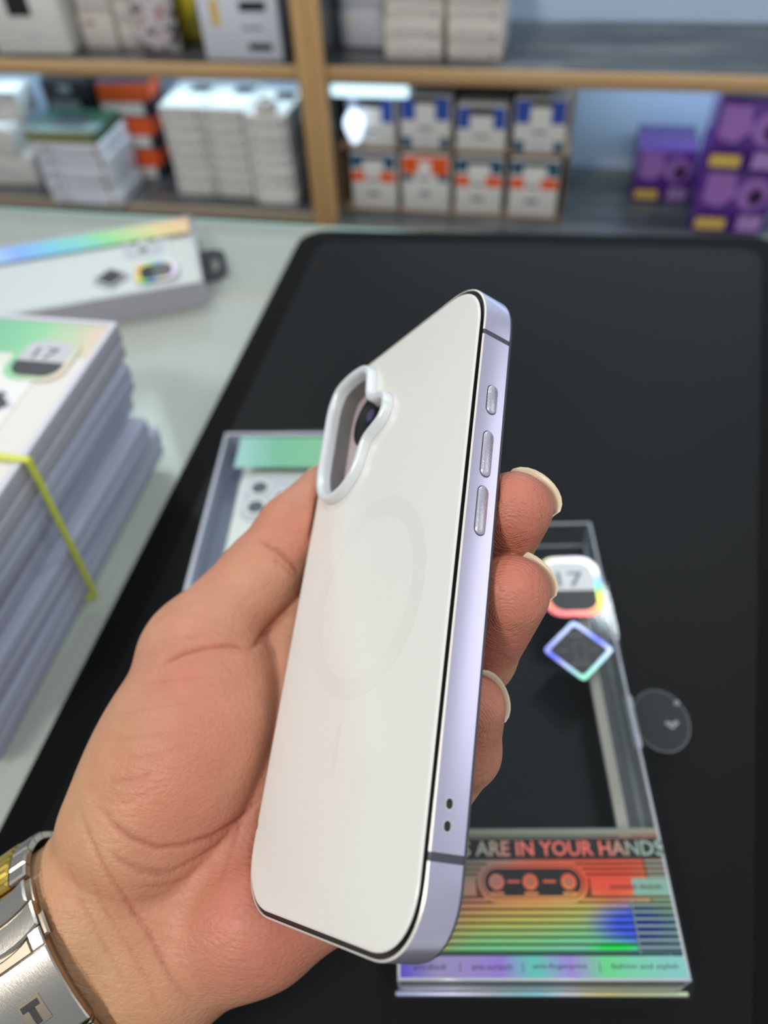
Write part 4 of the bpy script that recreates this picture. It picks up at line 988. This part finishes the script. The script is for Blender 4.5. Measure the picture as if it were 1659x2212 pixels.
def nz(scale, det, st=(1, 1, 1)):
    mp = n_.new('ShaderNodeMapping'); mp.inputs['Scale'].default_value = st; x = n_.new('ShaderNodeTexNoise'); x.inputs['Scale'].default_value = scale; x.inputs['Detail'].default_value = det
    l_.new(tc.outputs['Object'], mp.inputs[0]); l_.new(mp.outputs[0], x.inputs['Vector']); return x
mot = nz(120, 3); mr = n_.new('ShaderNodeMapRange'); mr.inputs[3].default_value = 0.86; mr.inputs[4].default_value = 1.12
mx = n_.new('ShaderNodeMix'); mx.data_type = 'RGBA'; mx.blend_type = 'MULTIPLY'; mx.inputs[0].default_value = 1
l_.new(mot.outputs[0], mr.inputs[0]); l_.new(at_.outputs['Color'], mx.inputs[6]); l_.new(mr.outputs[0], mx.inputs[7]); l_.new(mx.outputs[2], b_.inputs['Base Color'])
hm = nz(55, 4); hr = n_.new('ShaderNodeMapRange'); hr.inputs[1].default_value = 0.35; hr.inputs[2].default_value = 0.68; l_.new(hm.outputs[0], hr.inputs[0])
hx_ = n_.new('ShaderNodeMix'); hx_.data_type = 'RGBA'; hx_.inputs[6].default_value = (1.0, 1.02, 0.98, 1); hx_.inputs[7].default_value = (1.0, 0.86, 0.84, 1); l_.new(hr.outputs[0], hx_.inputs[0])
hy_ = n_.new('ShaderNodeMix'); hy_.data_type = 'RGBA'; hy_.blend_type = 'MULTIPLY'; hy_.inputs[0].default_value = 1; l_.new(mx.outputs[2], hy_.inputs[6]); l_.new(hx_.outputs[2], hy_.inputs[7]); l_.new(hy_.outputs[2], b_.inputs['Base Color'])
vo = n_.new('ShaderNodeTexVoronoi'); vo.inputs['Scale'].default_value = 900; l_.new(tc.outputs['Object'], vo.inputs['Vector'])
fine = nz(700, 4)
def wrinkles(rot, k):
    mp = n_.new('ShaderNodeMapping'); mp.inputs['Rotation'].default_value = rot; mp.inputs['Scale'].default_value = (1, 7, 7)
    x = n_.new('ShaderNodeTexNoise'); x.inputs['Scale'].default_value = k; x.inputs['Detail'].default_value = 5; x.inputs['Distortion'].default_value = 0.4
    l_.new(tc.outputs['Object'], mp.inputs[0]); l_.new(mp.outputs[0], x.inputs['Vector'])
    a = n_.new('ShaderNodeMath'); a.operation = 'SUBTRACT'; a.inputs[1].default_value = 0.5; b = n_.new('ShaderNodeMath'); b.operation = 'ABSOLUTE'
    c = n_.new('ShaderNodeMapRange'); c.inputs[1].default_value = 0.0; c.inputs[2].default_value = 0.035
    l_.new(x.outputs[0], a.inputs[0]); l_.new(a.outputs[0], b.inputs[0]); l_.new(b.outputs[0], c.inputs[0]); return c
wk1, wk2 = wrinkles((0.3, 0.2, 0.5), 42), wrinkles((-0.2, 0.5, -0.9), 36)
wmin = n_.new('ShaderNodeMath'); wmin.operation = 'ADD'; l_.new(wk1.outputs[0], wmin.inputs[0]); l_.new(wk2.outputs[0], wmin.inputs[1])
b0 = n_.new('ShaderNodeBump'); b0.inputs['Strength'].default_value = 0.32; b0.inputs['Distance'].default_value = 0.00022; l_.new(wmin.outputs[0], b0.inputs['Height'])
a1 = n_.new('ShaderNodeAttribute'); a1.attribute_name = 'print_distance'; a2 = n_.new('ShaderNodeAttribute'); a2.attribute_name = 'print_mask'
wob = nz(260, 2); wm = n_.new('ShaderNodeMath'); wm.operation = 'MULTIPLY_ADD'; wm.inputs[1].default_value = 1.6; l_.new(wob.outputs[0], wm.inputs[0]); l_.new(a1.outputs['Fac'], wm.inputs[2])
fr = n_.new('ShaderNodeMath'); fr.operation = 'MULTIPLY'; fr.inputs[1].default_value = 2 * math.pi / 0.62; l_.new(wm.outputs[0], fr.inputs[0])
si = n_.new('ShaderNodeMath'); si.operation = 'SINE'; l_.new(fr.outputs[0], si.inputs[0])
sm_ = n_.new('ShaderNodeMath'); sm_.operation = 'MULTIPLY'; l_.new(si.outputs[0], sm_.inputs[0]); l_.new(a2.outputs['Fac'], sm_.inputs[1])
b1 = n_.new('ShaderNodeBump'); l_.new(b0.outputs[0], b1.inputs['Normal']); b1.inputs['Strength'].default_value = 0.5; b1.inputs['Distance'].default_value = 0.0004; l_.new(fine.outputs[0], b1.inputs['Height'])
b2 = n_.new('ShaderNodeBump'); b2.inputs['Strength'].default_value = 0.32; b2.inputs['Distance'].default_value = 0.0003; l_.new(vo.outputs['Distance'], b2.inputs['Height']); l_.new(b1.outputs[0], b2.inputs['Normal'])
b3_ = n_.new('ShaderNodeBump'); b3_.inputs['Strength'].default_value = 0.55; b3_.inputs['Distance'].default_value = 0.00008; l_.new(sm_.outputs[0], b3_.inputs['Height']); l_.new(b2.outputs[0], b3_.inputs['Normal'])
l_.new(b3_.outputs[0], b_.inputs['Normal'])
hand = link('hand', me, skin)
tag(hand, "a person's left hand and wrist gripping the white phone, pale fingernails showing", 'hand')
# fingernails
M['nail'] = mat('nail', srgb(226, 208, 178), 0.35, 0, Subsurface_Weight=0.1, Subsurface_Scale=0.002)
def nail(c, tipdir, dorsal, r, wide, a0, a1, over, m=M['nail']):
    T = unit(tipdir); Dv = np.array(dorsal, float); Dv = unit(Dv - T * (Dv @ T)); Lv = np.cross(T, Dv)
    na, nb = 16, 12; rows = []
    for layer, dr in ((0, 0.0), (1, -0.45)):
        for i in range(na + 1):
            a = a0 + (a1 - a0) * i / na
            for j in range(nb + 1):
                b = wide * (j / nb * 2 - 1); edge = (1 - abs(j / nb * 2 - 1) ** 3.5) ** 0.7
                s = max(0.0, 1 - (a - a0) / math.radians(38)); rad = r + 0.12 + over * s * s * edge + dr
                dirv = (math.cos(a) * T + math.sin(a) * Dv) * math.cos(b) + math.sin(b) * Lv
                rows.append(c + dirv * rad)
    n = (na + 1) * (nb + 1); f = []
    for lay in (0, 1):
        for i in range(na):
            for j in range(nb):
                q = [lay * n + i * (nb + 1) + j, lay * n + i * (nb + 1) + j + 1, lay * n + (i + 1) * (nb + 1) + j + 1, lay * n + (i + 1) * (nb + 1) + j]
                f.append(q if lay == 0 else q[::-1])
    def rim(k): return k, k + n
    bd = [j for j in range(nb + 1)] + [i * (nb + 1) + nb for i in range(1, na + 1)] + [na * (nb + 1) + j for j in range(nb - 1, -1, -1)] + [i * (nb + 1) for i in range(na - 1, 0, -1)]
    for k in range(len(bd)):
        a, b = bd[k], bd[(k + 1) % len(bd)]; f.append([a, a + n, b + n, b])
    V = to_world(np.array(rows)) / S
    return part('fingernail', V, f, m, hand, 60)
nail(tipc[1], (0.74, -0.62, 0.25), (0.35, 0.1, 0.95), 8.9, math.radians(54), math.radians(0), math.radians(105), 2.8)
nail(tipc[2], (0.72, -0.62, 0.3), (0.35, 0.1, 0.95), 8.9, math.radians(54), math.radians(2), math.radians(105), 2.6)
nail(tipc[3], (0.86, -0.30, 0.4), (0.3, 0.05, 0.95), 7.0, math.radians(56), math.radians(2), math.radians(105), 2.1)
nail(tipc[0], (0.6, -0.5, 0.6), (0.3, 0.1, 0.95), 8.0, math.radians(52), math.radians(10), math.radians(105), 1.0)
tj = mm3(706, 1066, 246)
nail(tj, (0.55, -0.8, 0.1), (-0.55, -0.3, 0.75), 9.5, math.radians(52), math.radians(15), math.radians(105), 0.7)

# ------------------------------------------------------------------ wristwatch bracelet
wt = thing('wristwatch', 'steel and gold bracelet watch worn on the wrist, clasp with a T emblem', 'watch')
wt.matrix_world = Matrix(np.vstack([np.column_stack([RW @ WB, RW @ WA, RW @ WN, (RW @ WC + CAM) * S]), [0, 0, 0, 1]]).tolist())
M['steel'] = mat('brushed_steel', srgb(192, 186, 176), 0.27, 1.0); noise_bump(M['steel'], 900, 0.3, 0.00012, (1, 6, 1))
M['steel_side'] = mat('steel_side', srgb(176, 164, 150), 0.32, 1.0)
M['gold'] = mat('gold_link', srgb(226, 196, 96), 0.16, 1.0)
M['steel_matt'] = mat('matt_steel', srgb(168, 156, 138), 0.42, 0.9)
RA_, RB_ = 33.2, 23.9
def ring_pt(phi, lift, s):
    """phi in degrees from the lens-facing side towards the little finger; s along the arm (0 = hand-side rim)."""
    a = math.radians(phi); x, z = RA_ * math.sin(a), RB_ * math.cos(a)
    nx, nz = math.sin(a) / RA_, math.cos(a) / RB_; k = math.hypot(nx, nz)
    return (x + nx / k * lift, s, z + nz / k * lift)
def ring_slab(name, p0, p1, s0, s1, l0, l1, m, parent=wt, bev=0.25, n=None, curve=0.0, label=None, curve1=None):
    """A curved plate on the wrist ring between angles p0..p1; curve bows its ends."""
    n = n or max(2, int(abs(p1 - p0) / 3)); ms = 8; v = []; f = []
    c1 = curve if curve1 is None else curve1
    lay = [(l0, 0.0), (l1 - bev, 0.0), (l1, bev)]
    for lift, ins in lay:
        for i in range(n + 1):
            for j in range(ms + 1):
                t = j / ms * 2 - 1; pp0, pp1 = p0 + curve * (1 - t * t), p1 + c1 * (1 - t * t)
                dang = math.degrees(ins / 28); ph_ = pp0 + (pp1 - pp0) * i / n; ph_ = min(max(ph_, pp0 + dang), pp1 - dang)
                s = s0 + (s1 - s0) * j / ms; s = min(max(s, s0 + ins), s1 - ins)
                v.append(ring_pt(ph_, lift, s))
    N = (n + 1) * (ms + 1); bd = [j for j in range(ms + 1)] + [i * (ms + 1) + ms for i in range(1, n + 1)] + [n * (ms + 1) + j for j in range(ms - 1, -1, -1)] + [i * (ms + 1) for i in range(n - 1, 0, -1)]
    for i in range(n):
        for j in range(ms):
            q = [i * (ms + 1) + j, i * (ms + 1) + j + 1, (i + 1) * (ms + 1) + j + 1, (i + 1) * (ms + 1) + j]
            f.append([2 * N + k for k in q]); f.append(q[::-1])
    for a in (0, 1):
        for k in range(len(bd)):
            x, y = bd[k], bd[(k + 1) % len(bd)]; f.append([a * N + x, a * N + y, (a + 1) * N + y, (a + 1) * N + x])
    me = mesh(name, v, f, 35); bm = bmesh.new(); bm.from_mesh(me); bmesh.ops.recalc_face_normals(bm, faces=bm.faces[:]); bm.to_mesh(me); bm.free()
    o = link(name, me, m, parent)
    if label: o['label'] = label
    return o
# clasp cover, hinge pieces
ring_slab('clasp_base', -56, 12.5, -18.6, -0.3, -1.2, 0.2, M['steel_side'])
cv = ring_slab('clasp_cover', -22.5, 12.0, -19, 0, 0.2, 2.2, M['steel'], bev=0.35, label='wide clasp cover')
ring_slab('cover_corner', -30.5, -22.5, -3.6, 0, 0.2, 2.2, M['steel'], cv, 0.35)
ring_slab('clasp_slot', -29.0, -22.6, -19, -4.2, 0.2, 1.3, M['steel_matt'], cv, 0.3, curve=2.0, curve1=0.0)
ring_slab('clasp_hinge', -42.5, -31.2, -19, 0, 0.2, 2.4, M['steel'], bev=0.5, curve=3.0, label='folded hinge bar')
ring_slab('clasp_hinge', -55, -43.5, -19, -1.2, 0.2, 2.2, M['steel'], bev=0.5, curve=3.0)
ring_slab('push_button', -36, -25.5, -0.2, 1.5, 0.0, 1.3, M['steel_matt'], bev=0.5)
# T emblem: square frame with a recessed T
E0 = ring_slab('emblem_plate', -8.6, 2.6, -12.6, -6.5, 2.1, 2.5, M['steel_matt'], bev=0.12, label='square emblem with a T')
ring_slab('emblem_letter', -7.2, -4.6, -11.9, -7.2, 2.45, 2.62, M['steel_dark'], E0, 0.05)
ring_slab('emblem_letter', -4.6, 1.7, -10.4, -8.7, 2.45, 2.62, M['steel_dark'], E0, 0.05)
# bracelet links all the way round: steel outside, gold in the middle
ph_ = -56.5; k = 0
edges = [-56.5, -64.2, -75.5]
while edges[-1] > -346: edges.append(edges[-1] - 10.8)
for a, b in zip(edges[:-1], edges[1:]):
    if b < -347.5: b = -347.4
    lk = ring_slab('bracelet_link', b + 0.35, a - 0.35, -5.4, -0.4, 0, 2.2, M['steel'], bev=0.5)
    ring_slab('outer_link', b + 0.35, a - 0.35, -18.8, -13.8, 0, 2.2, M['steel'], lk, 0.5)
    ring_slab('gold_link', b + 0.2, (a + b) / 2 - 0.2, -13.6, -5.6, 0, 2.5, M['gold'], lk, 0.7, label='gold centre link')
    ring_slab('gold_link', (a + b) / 2 + 0.2, a - 0.2, -13.6, -5.6, 0, 2.5, M['gold'], lk, 0.7)

# case and dial on the far side of the wrist
wc = lathe('watch_case', [(0.2, -24.2), (17, -24.2), (19.5, -25.0), (20, -27), (19.5, -30.5), (18, -32), (16.4, -32.2), (16.2, -31.2), (0.2, -31.2)], M['steel'], wt, 40)
wc.location = (0, -9.4 * S, 0)
dl = lathe('dial', [(0.2, -31.3), (16.0, -31.3)], M['case_white'], wc, 40)
for k in range(12):
    a = k * math.pi / 6; c_, s_ = math.cos(a), math.sin(a)
    part('hour_mark', [(c_ * r + s_ * h, s_ * r - c_ * h, -31.5) for r, h in ((11.5, -0.5), (11.5, 0.5), (14.5, 0.5), (14.5, -0.5))], [[0, 1, 2, 3]], M['gold'], wc)
